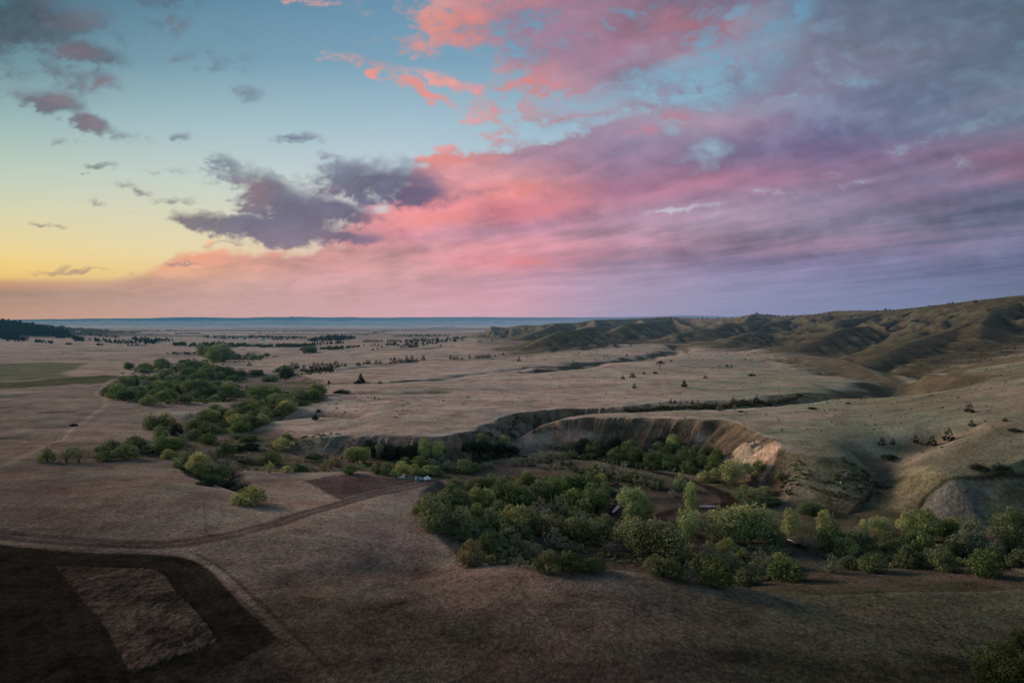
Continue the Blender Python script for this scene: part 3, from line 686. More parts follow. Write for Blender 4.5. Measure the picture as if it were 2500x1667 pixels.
    RB = sstep(0.385, 0.42, fx)
    paint(bank * sstep(0.08, 0.0, fx) * 0.8, (0.245, 0.185, 0.155))
    paint(bank * 0.5 * sstep(0.05, 0.5, g1 + 0.4 * g3), (0.175, 0.132, 0.098))
    paint(bank * 0.6 * sstep(0.1, 0.6, g2 - 0.3 * g3), (0.070, 0.066, 0.040))
    paint(bank * RB * 0.85, (0.235, 0.212, 0.130))
    paint(bank * RB * 0.6 * sstep(0.0, 0.5, g1 + 0.5 * g2), (0.130, 0.124, 0.068))
    paint(bank * (1 - .7 * RB) * 0.55 * sstep(0.05, 0.4, rib), (0.185, 0.148, 0.100))
    paint(bank * (1 - .8 * RB) * (0.35 + 0.25 * sstep(0.0, 0.08, fx)) * sstep(-0.08, -0.4, rib), (0.052, 0.044, 0.030))
    reg[(fl > 0.5) & (m)] = 4
    reg[(bank > 0.5) & m] = 5
    rough += 0.55 * np.clip(bank + fl * 0.6, 0, 1)
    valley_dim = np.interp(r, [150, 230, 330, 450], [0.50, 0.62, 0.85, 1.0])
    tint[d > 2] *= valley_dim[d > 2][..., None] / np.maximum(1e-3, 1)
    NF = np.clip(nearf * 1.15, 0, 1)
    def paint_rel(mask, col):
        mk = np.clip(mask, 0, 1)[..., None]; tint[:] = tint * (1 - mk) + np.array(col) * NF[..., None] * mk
    def region(pxs, col, soft, noise=0.0, k=1.0, code=None, rgh=None):
        P = hits(pxs); Pa = np.array(P)
        c = (x > Pa[:, 0].min() - 20) & (x < Pa[:, 0].max() + 20) & (y > Pa[:, 1].min() - 20) & (y < Pa[:, 1].max() + 20)
        xs, ys = x[c], y[c]
        q, _ = poly_dist(xs, ys, P + P[:1]); q = np.where(inside(xs, ys, P), q, -q)
        if noise: q = q + noise * fbm(xs / (noise * 3.5), ys / (noise * 3.5), 3, 231)
        mk = np.zeros(x.shape); mk[c] = sstep(-soft, soft, q); paint(mk * k, col)
        if code is not None: reg[mk > 0.5] = code
        if rgh is not None: rough[:] = rough * (1 - mk) + rgh * mk
        return mk
    def line(pxs, col, width, soft, k=1.0, code=None, noise=0.0, off=0.0):
        P = hits(pxs); Pa = np.array(P)
        c = (x > Pa[:, 0].min() - 15) & (x < Pa[:, 0].max() + 15) & (y > Pa[:, 1].min() - 15) & (y < Pa[:, 1].max() + 15)
        xs, ys = x[c], y[c]
        q, _ = poly_dist(xs, ys, P)
        if noise: q = q + noise * fbm(xs / 4, ys / 4, 3, 241)
        mk = np.zeros(x.shape); mk[c] = sstep(width + soft, width - soft, np.abs(q - off)); paint_rel(mk * k, col)
        if code is not None: reg[mk > 0.5] = code
        return mk
    # ---- cliffs and slumps
    region([(1796,1098),(1815,1083),(1850,1076),(1885,1083),(1896,1096),(1886,1110),(1860,1106),(1835,1110),(1812,1116),(1800,1112)], (0.52,0.385,0.265), 1.0, 4.5, 0.85)
    region([(1768,1122),(1795,1118),(1830,1122),(1858,1130),(1850,1146),(1822,1138),(1790,1132)], (0.44,0.325,0.235), 1.0, 4.5, 0.75)
    region([(1880,1112),(1898,1100),(1894,1124),(1880,1150),(1862,1168),(1856,1162),(1872,1140)], (0.46,0.34,0.24), .7, 2.5, 0.8)
    cl = (fx > 0.28) & (fx < 0.42) & (r > 280) & (r < 380) & (tint[..., 0] > 0.22) & (reg == 5)
    st_ = sstep(0.15, 0.6, np.sin(z * 2.6 + 2.5 * fbm(x / 6, y / 6, 3, 235)) + 0.9 * fbm(x / 2.2, y / 2.2, 3, 237))
    paint(cl * st_ * 0.45, (0.20, 0.15, 0.10))
    region([(1690,1066),(1712,1052),(1738,1054),(1728,1070),(1700,1074)], (0.44,0.33,0.25), 1.2, 1.2, .75)
    region([(1250,1082),(1300,1060),(1345,1050),(1400,1050),(1450,1048),(1460,1066),(1440,1080),(1370,1084),(1290,1092)], (0.30,0.225,0.18), 2.0, 2.0, .7)
    region([(1215,1094),(1260,1072),(1285,1080),(1280,1100),(1235,1104)], (0.17,0.13,0.10), 2.0, 2.0, .7)
    region([(2235,1250),(2262,1215),(2300,1185),(2345,1170),(2420,1170),(2425,1215),(2395,1262),(2300,1268)], (0.150,0.140,0.125), 1.5, 1.5, .9)
    region([(2440,1175),(2520,1168),(2520,1190),(2445,1190)], (0.22,0.18,0.14), 1.0, 1.0, .7)
    line([(2225,1262),(2262,1208),(2300,1180),(2345,1166),(2420,1165),(2500,1160)], (0.03,0.027,0.022), .9, .6, .8)
    # ---- bare ground
    region([(1075,1152),(1180,1148),(1220,1125),(1290,1150),(1430,1152),(1420,1166),(1290,1170),(1200,1166),(1140,1168)], (0.112,0.080,0.068), 3.0, 3.0, .85)
    region([(1480,1180),(1560,1190),(1700,1192),(1760,1212),(1740,1245),(1650,1270),(1560,1240),(1500,1215)], (0.095,0.070,0.060), 4.0, 4.0, .8)
    region([(745,1174),(800,1164),(860,1159),(950,1166),(1010,1172),(1085,1170),(1050,1181),(980,1192),(900,1210),(850,1224),(822,1216),(790,1200),(770,1187)], (0.085,0.060,0.054), 0.8, 1.0, .95, 6, 0.3)
    line([(745,1174),(800,1163),(860,1157),(950,1163)], (0.035,0.028,0.024), .45, .35, .8)
    line([(748,1176),(770,1188),(790,1201),(822,1217)], (0.23,0.19,0.15), .35, .3, .7)
    # creek bed
    line([(1130,1127),(1264,1113),(1448,1119),(1532,1138),(1647,1161),(1700,1180),(1770,1207),(1790,1224),(1740,1243),(1640,1248),(1600,1262),(1650,1292),(1750,1322),(1870,1302),(1925,1322),(1960,1334),(2060,1337),(2200,1342),(2500,1347)], (0.030,0.024,0.021), 3.0, 1.6, .9, 7, 2.2)
    line([(1488,1195),(1505,1208),(1512,1225),(1497,1255),(1470,1262)], (0.035,0.028,0.024), 2.0, 1.2, .9, 7, 1.0)
    # ---- pasture, tracks, road
    region([(-60,893),(0,888),(120,884),(205,888),(190,900),(155,912),(175,917),(100,926),(0,931),(-60,932)], (0.135,0.132,0.083), 6, 5, .9, 8, .0)
    region([(-60,938),(0,934),(150,922),(250,916),(330,917),(370,921),(330,930),(180,938),(0,949),(-60,951)], (0.085,0.082,0.046), 3, 3, .92, 8, .0)
    tr = [(-40,1152),(31,1126),(107,1088),(149,1075),(184,1042),(214,1023),(260,985),(258,972),(240,962),(256,940),(275,926)]
    line(tr, (0.42,0.315,0.26), 3.2, 2.0, .5, 9)
    for o in (2.0, 4.2): line(tr, (0.17,0.13,0.10), .55, .6, .6, None, 0, o)
    line([(222,893),(195,900),(161,908),(165,914)], (0.30,0.24,0.185), 4, 3, .6)
    road = [(-120,1292),(0,1305),(115,1317),(268,1328),(383,1331),(459,1324),(574,1304),(689,1274),(785,1242),(850,1223),(915,1205),(1030,1181),(1106,1172)]
    line(road, (0.34,0.255,0.21), 4.2, 1.2, .5, None, .8)
    line(road, (0.130,0.092,0.080), 2.6, .7, .95, 10, .5)
    line(road, (0.24,0.18,0.155), .55, .4, .75, None, .3)
    line(road, (0.09,0.07,0.058), .45, .4, .7, None, .3, 2.9)
    line([(-120,1278),(0,1292),(120,1305),(270,1316),(380,1318),(470,1312)], (0.13,0.10,0.085), .5, .4, .6)
    line([(-100,1318),(0,1322),(200,1338),(380,1344),(470,1338)], (0.32,0.25,0.20), 1.0, .8, .5)
    # ---- mown / burnt field with its standing strip
    region([(-300,1295),(-50,1325),(0,1328),(115,1341),(230,1350),(383,1352),(452,1360),(509,1385),(555,1431),(612,1488),(681,1557),(651,1580),(574,1618),(459,1667),(380,1720),(-400,1720)], (0.0185,0.0155,0.0118), 0.6, .5, .985, 11, .02)
    fd, _ = poly_dist(x[reg == 11], y[reg == 11], hits([(115,1341),(230,1350),(383,1352),(452,1360),(509,1385),(555,1431),(612,1488),(681,1557)]))
    tint[reg == 11] *= (1 + 0.10 * np.sin(fd * 1.9 + 0.8 * fbm(x[reg == 11] / 8, y[reg == 11] / 8, 2, 239)) + 0.5 * fbm(x[reg == 11] / 6, y[reg == 11] / 6, 4, 240))[..., None]
    region([(138,1381),(245,1385),(367,1388),(398,1400),(432,1446),(490,1503),(532,1561),(528,1568),(421,1607),(333,1641),(314,1633),(276,1561),(245,1511),(191,1450)], (0.078,0.060,0.048), 0.25, .35, .97, 12, 1.5)
    lane = [(452,1352),(500,1372),(545,1405),(612,1470),(689,1540),(765,1618),(830,1690)]
    line(lane, (0.36,0.28,0.23), .8, .5, .8, None, .4)
    line([(480,1352),(530,1378),(580,1420),(650,1485),(720,1550),(800,1630)], (0.11,0.085,0.07), .4, .35, .7, None, .35)
    line([(520,1395),(590,1470),(640,1515),(684,1556)], (0.28,0.22,0.17), .35, .3, .6)
    # faint old vehicle tracks on the near knoll
    for t_ in ([(497,1215),(500,1260),(505,1300)],[(540,1225),(545,1260),(520,1300)],[(1100,1180),(1085,1200),(1060,1225)],[(1075,1180),(1050,1205)]):
        line(t_, (0.13,0.10,0.08), .3, .3, .5, None, .4)
    for t_ in ([(0,1145),(150,1130),(300,1140),(400,1160)],[(0,1190),(160,1180),(300,1160)],[(1992,990),(2012,1005),(2060,1022),(2140,1032),(2300,1040)],[(700,1500),(900,1545),(1100,1570),(1350,1600)]):
        line(t_, (0.20,0.16,0.12), .5, .6, .4, None, .5)
    for t_ in ([(700,1010),(820,985),(1000,960),(1200,940),(1400,935)],[(850,930),(1000,945),(1150,985),(1230,1005)],[(600,1300),(720,1340),(900,1360),(1040,1330)],[(1500,925),(1620,905),(1700,880)],[(1950,1040),(2100,1030),(2300,1010),(2450,960)],[(2050,1090),(2200,1060),(2400,1080)],[(1200,1420),(1400,1450),(1600,1470),(1900,1490),(2200,1500)],[(80,1240),(250,1225),(400,1235),(600,1250)]):
        line(t_, (0.25, 0.19, 0.15), .35, .5, .5, None, 1.2)
    # rough near ground: dark blotches toward the viewpoint
    wn = fbm(x / 14, y / 9, 4, 251)
    paint(0.32 * sstep(0.05, 0.5, wn + 0.3 * fbm(x / 50, y / 20, 2, 253)) * sstep(170, 120, r) * (reg == 0), (0.010, 0.0085, 0.006))
    np.clip(tint, 0.0015, 0.8, out=tint)
    # micro relief of the standing strip
    st = reg == 12
    GZ[st] += 0.22 + 0.16 * fbm(x[st] / 0.45, y[st] / 0.9, 3, 261)
    tint[st] *= (1 + 0.7 * fbm(x[st] / 1.6, y[st] / 2.2, 4, 263))[..., None]
    # ---- normals and meshes
    gy_, gx_ = np.gradient(GZ)
    sr = gy_ / np.gradient(RAD)[:, None]; sa = gx_ / ((AZ[1] - AZ[0]) * RAD[:, None])
    ur = np.stack([np.sin(AZ), np.cos(AZ)], -1)[None]; ua = np.stack([np.cos(AZ), -np.sin(AZ)], -1)[None]
    g = sr[..., None] * ur + sa[..., None] * ua
    nrm = np.concatenate([-g, np.ones(g.shape[:2] + (1,))], -1); nrm /= np.linalg.norm(nrm, axis=-1, keepdims=True)
    idx = np.arange(NR * NA).reshape(NR, NA)
    quads = np.stack([idx[:-1, :-1], idx[:-1, 1:], idx[1:, 1:], idx[1:, :-1]], -1).reshape(-1, 4)
    fr = reg[:-1, :-1].ravel()
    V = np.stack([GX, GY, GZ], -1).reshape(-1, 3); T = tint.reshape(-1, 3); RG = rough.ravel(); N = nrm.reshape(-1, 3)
    names = {0: ('ground', 'dry pale prairie grassland'), 1: ('hills', ''), 2: ('plain', ''), 3: ('far_hills', ''), 4: ('valley_floor', ''), 5: ('terrain_bluff', ''), 6: ('bare_ground', ''),
             7: ('creek_bed', ''), 8: ('pasture', ''), 9: ('path', ''), 10: ('road', ''), 11: ('field', ''), 12: ('field_strip', '')}
    for code, (nm, _) in names.items():
        q = quads[fr == code]
        if not len(q): continue
        used, inv = np.unique(q, return_inverse=True); inv = inv.reshape(-1, 4)
        me = bpy.data.meshes.new(nm)
        me.vertices.add(len(used)); me.loops.add(len(q) * 4); me.polygons.add(len(q))
        me.vertices.foreach_set('co', V[used].astype(np.float32).ravel())
        me.loops.foreach_set('vertex_index', inv.astype(np.int32).ravel())
        me.polygons.foreach_set('loop_start', (np.arange(len(q)) * 4).astype(np.int32))
        me.polygons.foreach_set('use_smooth', np.ones(len(q), bool))
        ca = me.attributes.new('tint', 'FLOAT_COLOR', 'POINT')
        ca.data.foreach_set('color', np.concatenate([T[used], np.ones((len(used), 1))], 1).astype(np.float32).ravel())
        fa = me.attributes.new('rough', 'FLOAT', 'POINT'); fa.data.foreach_set('value', RG[used].astype(np.float32))
        me.update(); me.validate()
        me.normals_split_custom_set_from_vertices(N[used].astype(np.float32))
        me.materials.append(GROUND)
        o = bpy.data.objects.new(nm, me); COL.objects.link(o); o['kind'] = 'structure'
build_terrain()
# ------------------------------------------------------------------ plants
rng = np.random.default_rng(11)
TONES = {   # linear base colours
    'dark green': (0.038,0.050,0.018), 'olive': (0.066,0.074,0.026), 'yellow-green': (0.120,0.120,0.032), 'leaf green': (0.054,0.072,0.018),
    'grey-green': (0.072,0.078,0.044), 'russet-olive': (0.100,0.078,0.030), 'pale green': (0.104,0.122,0.036), 'blackish green': (0.016,0.024,0.016), 'grey-brown': (0.075,0.062,0.048)}
def leaf_mat(name, translucent=0.25):
    m_, q = mat(name)
    oi = q.new('ShaderNodeObjectInfo')
    at = q.new('ShaderNodeAttribute'); at.attribute_name = 'leaf'
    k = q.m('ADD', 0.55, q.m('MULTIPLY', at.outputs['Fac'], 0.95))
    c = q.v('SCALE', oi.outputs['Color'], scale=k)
    c = q.v('MULTIPLY', c, q.mix(oi.outputs['Random'], (0.88, 0.94, 0.9, 1), (1.14, 1.06, 1.08, 1)))
    d = q.new('ShaderNodeBsdfDiffuse'); q.put(d.inputs[0], c)
    t = q.new('ShaderNodeBsdfTranslucent'); q.put(t.inputs[0], c)
    mx = q.new('ShaderNodeMixShader'); mx.inputs[0].default_value = translucent
    q.l.new(d.outputs[0], mx.inputs[1]); q.l.new(t.outputs[0], mx.inputs[2])
    finish(q, mx.outputs[0]); return m_
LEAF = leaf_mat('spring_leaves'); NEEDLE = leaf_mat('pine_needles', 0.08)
BARK = simple_mat('grey_bark', (0.085, 0.070, 0.056), 0.95, 0.35, 8)
BLEACH = simple_mat('bleached_wood', (0.42, 0.38, 0.33), 0.9, 0.3, 6)

def mesh_from(name, V, Q, mats, leaf=None, mi=None):
    V = np.asarray(V, np.float32); Q = np.asarray(Q, np.int32)
    me = bpy.data.meshes.new(name)
    me.vertices.add(len(V)); me.loops.add(len(Q) * 4); me.polygons.add(len(Q))
    me.vertices.foreach_set('co', V.ravel()); me.loops.foreach_set('vertex_index', Q.ravel())
    me.polygons.foreach_set('loop_start', (np.arange(len(Q)) * 4).astype(np.int32))
    if mi is not None: me.polygons.foreach_set('material_index', np.asarray(mi, np.int32))
    if leaf is not None:
        a = me.attributes.new('leaf', 'FLOAT', 'POINT'); a.data.foreach_set('value', np.asarray(leaf, np.float32))
    for m_ in mats: me.materials.append(m_)
    me.update(); me.validate(); return me

def leaves(blobs, per, size, fill=0.35, flat=0.55):
    """many small leaf faces spread through the blobs (cx,cy,cz,rx,ry,rz)"""
    Vs, L = [], []
    for bl in blobs:
        n = max(16, int(per * (bl[3] * bl[4] + bl[3] * bl[5]) * 0.5))
        d = rng.normal(size=(n, 3)); d /= np.linalg.norm(d, axis=1, keepdims=True)
        if bl[3] < .05: n = 16; d = d[:1].repeat(n, 0) * 0 + rng.normal(size=(n, 3)); d /= np.linalg.norm(d, axis=1, keepdims=True)
        rad = 1 - fill * rng.random(n) ** 1.6
        rad *= 1 + 0.16 * np.sin(d[:, 0] * 7 + bl[0] * 31) * np.sin(d[:, 2] * 8 + bl[1] * 17)
        c = np.array(bl[:3]) + d * rad[:, None] * np.array(bl[3:6])
        nn = d * flat + rng.normal(size=(n, 3)) * (1 - flat) * 0.9 + np.array([0, 0, 0.25]); nn /= np.linalg.norm(nn, axis=1, keepdims=True)
        t = np.cross(nn, rng.normal(size=(n, 3))); t /= np.linalg.norm(t, axis=1, keepdims=True); b = np.cross(nn, t)
        s = size * (0.6 + 0.8 * rng.random(n))[:, None]
        Vs.append(np.stack([c - t * s, c - b * s * .7, c + t * s, c + b * s * .7], 1))
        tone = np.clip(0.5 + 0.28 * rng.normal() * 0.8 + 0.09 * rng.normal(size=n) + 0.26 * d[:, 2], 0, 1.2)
        L.append(np.repeat(tone, 4))
    V = np.concatenate(Vs).reshape(-1, 3); Q = np.arange(len(V)).reshape(-1, 4)
    return V, Q, np.concatenate(L)

def tubes(paths, sides=5):
    V, Q = [], []
    for pts in paths:          # list of (x,y,z,r)
        b0 = len(V)
        P = np.array(pts, float)
        for i, p in enumerate(P):
            d = P[min(i + 1, len(P) - 1), :3] - P[max(i - 1, 0), :3]; d /= (np.linalg.norm(d) + 1e-9)
            a = np.cross(d, [0.31, 0.87, 0.12]); a /= np.linalg.norm(a); b = np.cross(d, a)
            for k in range(sides):
                th = 2 * math.pi * k / sides
                V.append(p[:3] + p[3] * (math.cos(th) * a + math.sin(th) * b))
        for i in range(len(P) - 1):
            for k in range(sides):
                q = b0 + i * sides
                Q.append((q + k, q + (k + 1) % sides, q + sides + (k + 1) % sides, q + sides + k))
    return np.array(V), np.array(Q)

# unit plants: height 1, half width 0.5 (scaled per plant)
def shrub_form(seed, n=11, open_=False, lean=0.0):
    r = random.Random(seed); bl, st = [], []
    for i in range(n):
        th = r.uniform(0, 6.283); ro = 0.38 * math.sqrt(r.random()) * (1.05 if i else 0)
        h = (0.80 - 0.52 * (ro / 0.42) ** 1.7) * r.uniform(0.82, 1.12)
        s = r.uniform(0.13, 0.21) if not open_ else r.uniform(0.09, 0.15)
        x, y = ro * math.cos(th) + lean * h, ro * math.sin(th)
        bl.append((x, y, h, s, s, s * r.uniform(0.75, 1.05)))
        if r.random() < (0.75 if not open_ else .5): bl.append((x * 0.95, y * 0.95, h * 0.62, s * 1.05, s * 1.05, s * 0.95))
        st.append([(x * .12, y * .12, -0.06, .018), (x * .45, y * .45, h * .38, .013), (x, y, h * .95, .005)])
    for i in range(22):                      # sprigs that break the outline
        th = r.uniform(0, 6.283); ro = .40 * math.sqrt(r.random()); h = (0.92 - 0.55 * (ro / 0.42) ** 1.7) * r.uniform(.85, 1.15)
        bl.append((ro * math.cos(th) * 1.1 + lean * h, ro * math.sin(th) * 1.1, h, .035, .035, r.uniform(.06, .11)))
    for i in range(6 if not open_ else 3):
        th = r.uniform(0, 6.283); ro = r.uniform(.25, .36); s = r.uniform(.12, .17)
        bl.append((ro * math.cos(th), ro * math.sin(th), r.uniform(.15, .26), s, s, s * .9))
    return bl, st
def tree_form(seed, narrow=False):
    r = random.Random(seed); bl, st = [], []
    st.append([(0, 0, -0.04, .035), (r.uniform(-.02, .02), 0, .2, .027), (r.uniform(-.03, .03), r.uniform(-.03, .03), .5, .016), (0, 0, .85, .004)])
    n = 26 if not narrow else 20
    for i in range(n):
        h = 0.16 + 0.72 * (i + .5) / n
        prof = math.sin(math.pi * min(1, (h - .02) / 1.02)) ** .6
        ro = 0.36 * prof * (r.random() ** .5) * (0.8 if narrow else 1.0)
        th = i * 2.4 + r.uniform(-.5, .5)
        s = r.uniform(.14, .22) * (0.6 + .5 * prof)
        x, y = ro * math.cos(th), ro * math.sin(th)
        bl.append((x, y, h, s * 1.05, s * 1.05, s * .8))
        if i % 2: bl.append((x * 1.25, y * 1.25, h + s * .6, .04, .04, r.uniform(.07, .11)))
        if i % 2 == 0: st.append([(0, 0, max(.1, h - .25), .014), (x * .6, y * .6, h - .07, .009), (x, y, h, .004)])
    return bl, st
def pine_form(seed):
    r = random.Random(seed); bl, st = [], []
    st.append([(0, 0, -0.05, .03), (r.uniform(-.02, .02), 0, .4, .02), (0, 0, .96, .004)])
    k = 9
    for i in range(k):
        h = .17 + .78 * i / (k - 1)
        ro = .34 * (1 - (i / k) ** 1.25) * r.uniform(.65, 1.1) + .02
        m_ = max(1, int(6 * (1 - i / k)) + 1); t0 = r.uniform(0, 6)
        for j in range(m_):
            if r.random() < .16: continue
            th = t0 + j * 6.283 / m_ + r.uniform(-.3, .3); s = r.uniform(.08, .13) * (1 - .45 * i / k)
            x, y = ro * math.cos(th), ro * math.sin(th)
            bl.append((x, y, h + r.uniform(-.03, .03), s * 1.25, s * 1.25, s * .62))
            if i < 6: st.append([(0, 0, h - .02, .009), (x, y, h, .003)])
    return bl, st
def umbrella_form(seed):
    r = random.Random(seed); bl = []; st = [[(0, 0, -.04, .03), (.03, 0, .45, .022), (0, .02, .8, .010)], [(.02, 0, .4, .015), (.25, .05, .75, .006)], [(.02, 0, .45, .014), (-.25, -.03, .7, .006)]]
    for i in range(14):
        th = r.uniform(0, 6.28); ro = .42 * r.random() ** .6
        bl.append((ro * math.cos(th), ro * math.sin(th), .62 + .30 * (1 - ro / .5) + r.uniform(-.08, .08), .14, .14, .08))
    return bl, st
def bare_form(seed):
    r = random.Random(seed); st = []; tips = []
    for i in range(13):
        th = r.uniform(0, 6.283); ro = .42 * math.sqrt(r.random()); h = r.uniform(.6, 1.0) - .3 * ro
        x, y = ro * math.cos(th), ro * math.sin(th)
        st.append([(x * .1, y * .1, -.05, .016), (x * .5, y * .5, h * .5, .011), (x, y, h, .003)])
        for j in range(5):
            f = r.uniform(.4, .95); a = np.array([x * f, y * f, h * f]); b = a + np.array([r.uniform(-.14, .14), r.uniform(-.14, .14), r.uniform(.04, .2)])
            st.append([(*a, .007), (*b, .002)])
            tips.append((*b, .06, .06, .06))
    return tips, st

FORMS = {}
def add_form(kind, var, form, per, size, leafm):
    bl, st = form
    V, Q, L = leaves(bl, per, size)
    cm = mesh_from(kind + '_crown', V, Q, [leafm], L)
    tv, tq = tubes(st)
    tm = mesh_from(kind + '_trunk', tv, tq, [BARK])
    FORMS.setdefault(kind, []).append((cm, tm))
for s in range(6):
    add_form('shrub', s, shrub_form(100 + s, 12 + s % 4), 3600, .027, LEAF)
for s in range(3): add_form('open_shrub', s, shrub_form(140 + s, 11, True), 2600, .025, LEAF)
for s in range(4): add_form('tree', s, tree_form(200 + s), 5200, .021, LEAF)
def multi_form(seed):
    r = random.Random(seed); bl, st = [], []
    for i in range(4):
        b, t = tree_form(seed * 10 + i); k = r.uniform(.62, 1.0); ox, oy = (i - 1.5) * .21 + r.uniform(-.05, .05), r.uniform(-.16, .16); kw = r.uniform(.55, .75)
        bl += [(a[0] * kw + ox, a[1] * kw + oy, a[2] * k, a[3] * kw * 1.1, a[4] * kw * 1.1, a[5] * k) for a in b]
        st += [[(c[0] * kw + ox * (.3 + .7 * min(1, max(0, c[2]) * 2)), c[1] * kw + oy, c[2] * k, c[3] * .8) for c in path] for path in t]
    return bl, st
for s in range(3): add_form('multi', s, multi_form(250 + s), 4600, .019, LEAF)
for s in range(2): add_form('poplar', s, tree_form(230 + s, True), 5200, .021, LEAF)
for s in range(5): add_form('pine', s, pine_form(300 + s), 2800, .034, NEEDLE)
add_form('umbrella', 0, umbrella_form(340), 2400, .036, NEEDLE)
for s in range(3): add_form('bare', s, bare_form(350 + s), 900, .012, LEAF)
add_form('corner', 0, shrub_form(171, 18), 5200, .020, LEAF)
add_form('corner', 1, shrub_form(172, 18), 5200, .020, LEAF)

ORD = 'first second third fourth fifth sixth seventh eighth ninth tenth eleventh twelfth thirteenth fourteenth fifteenth sixteenth seventeenth eighteenth nineteenth twentieth'.split()
PLANTS = []     # dicts collected first, then labelled row by row and built
def plant(px, py, wpx, hpx, form, tone, region, boost=1.0):
    PLANTS.append(dict(px=px, py=py, w=wpx, h=hpx, form=form, tone=tone, region=region, k=boost))
T = ['dark green', 'olive', 'yellow-green', 'leaf green', 'grey-green', 'russet-olive', 'pale green', 'blackish green', 'grey-brown']
def crop(ox, oy, region, items):
    for it in items:
        X, Y, W_, H_, f, t = it
        plant(ox + X / 2.613, oy + Y / 2.613, W_ / 2.613, H_ / 2.613, {'b': 'shrub', 'o': 'open_shrub', 't': 'tree', 'l': 'poplar', 'p': 'pine', 'u': 'umbrella', 'r': 'bare', 'k': 'corner'}[f], T[t], region)

crop(950, 1067, 'grove', [(255,545,180,185,'b',1),(200,500,90,90,'b',0),(330,480,150,130,'b',1),(300,600,150,110,'b',1),(430,440,140,130,'b',0),(400,390,120,100,'b',1),(470,610,200,150,'b',1),(420,335,110,75,'b',1),(560,335,120,95,'b',1),(650,335,120,95,'b',1),
    (560,425,140,110,'b',2),(620,425,110,100,'b',2),(560,540,130,120,'b',3),(640,580,150,120,'b',1),(700,400,130,120,'b',0),(720,335,110,75,'b',0),(790,605,220,190,'b',2),(910,595,130,140,'b',1),(875,312,110,98,'b',1),(780,415,150,120,'b',3),
    (860,435,130,120,'b',0),(960,405,140,135,'b',0),(1050,400,120,150,'b',3),(1130,340,120,110,'b',3),(1200,330,110,95,'b',3),(1285,335,110,130,'b',3),(1345,300,80,80,'b',2),(1180,460,160,130,'b',3),(1290,475,170,170,'b',3),(1180,505,80,75,'b',2),(1350,440,100,120,'b',0),(1380,370,80,90,'b',3),
    (1010,625,160,125,'b',5),(1040,685,150,105,'o',4),(1190,660,180,150,'b',1),(1330,672,180,145,'b',1),(1080,485,130,110,'o',4),(960,485,120,95,'o',4),(760,690,150,130,'o',4),(640,690,140,110,'b',1),(480,655,100,60,'b',1),(560,665,120,90,'o',4),
    (520,815,150,165,'b',5),(630,745,120,140,'b',3),(810,705,80,90,'o',4),(930,775,110,100,'o',4),(1020,855,160,135,'b',1),(1165,845,150,125,'b',3),(1310,850,130,80,'b',1),(830,825,80,70,'o',4),(870,725,100,65,'o',4),(1120,725,120,80,'o',4),(1420,755,170,110,'r',8),(1490,652,90,80,'b',0),
    (350,540,110,90,'b',0),(700,500,120,100,'b',1),(450,520,120,100,'b',1),(1000,540,110,90,'o',4),(880,660,100,90,'b',0),(560,600,90,70,'b',0),(740,620,110,90,'b',0),(1100,600,110,90,'b',0),(1240,560,120,90,'o',4),(1380,560,90,70,'b',1)])
crop(950, 1067, 'grove', [(1560,515,160,195,'t',6),(1640,525,100,135,'t',6),(1530,525,90,75,'b',6),(1472,412,44,52,'b',2),(1665,770,320,255,'t',1),(1930,500,110,205,'l',6),(1905,660,150,195,'t',6),(1860,335,74,100,'o',6)])
crop(1600, 1067, 'front thicket', [(60,890,200,135,'b',1),(0,850,120,100,'b',1),(200,920,150,130,'o',4),(300,865,130,125,'b',1),(400,940,220,165,'b',3),(580,955,140,130,'b',1),(490,840,120,100,'o',4),(460,725,120,80,'b',2),(670,805,110,90,'o',4),(790,825,110,90,'b',6),(840,915,190,145,'b',3),(740,850,100,90,'b',1),(660,880,110,100,'o',4),
    (340,740,100,90,'o',4),(380,800,110,90,'o',4),(270,750,90,80,'r',8),(920,910,90,60,'o',4),(560,780,90,70,'b',1)])
crop(1600, 1067, 'far creek bank', [(545,665,300,245,'t',6),(860,650,120,195,'l',6),(1000,752,110,125,'r',8),(1075,610,120,140,'t',2),(1120,715,160,190,'b',0),(1225,735,130,95,'b',2),(1130,862,110,110,'o',4),(1240,835,110,80,'b',0),(1385,855,150,125,'b',1),(1330,660,70,130,'l',6),(1420,620,110,110,'t',6),(1600,590,90,110,'b',2),(1710,660,200,200,'t',3),(1680,725,180,130,'b',3),
    (1610,825,170,140,'b',0),(1820,845,160,145,'b',1),(1940,660,200,180,'t',3),(2010,750,220,200,'t',4),(2090,880,190,160,'b',3),(2170,800,140,120,'b',0),(2290,730,200,270,'t',0),(2210,640,140,150,'t',0),(1300,710,140,130,'b',0),(1490,700,150,100,'b',0),(1560,740,120,90,'b',0),(760,680,130,110,'b',0),(940,690,110,80,'o',4),(1000,480,160,60,'b',0),(1150,480,60,80,'r',8),(720,430,130,60,'b',0),(620,410,140,80,'b',1),(560,400,110,70,'b',0),(1880,760,120,100,'b',0),(2330,820,140,110,'b',0),(1750,800,110,90,'b',0)])
crop(1600, 1067, 'near corner', [(2190,1510,280,190,'k',3),(2350,1450,260,210,'k',0),(2290,1620,340,200,'k',3),(2090,1590,180,150,'k',0),(2420,1620,280,230,'k',1)])
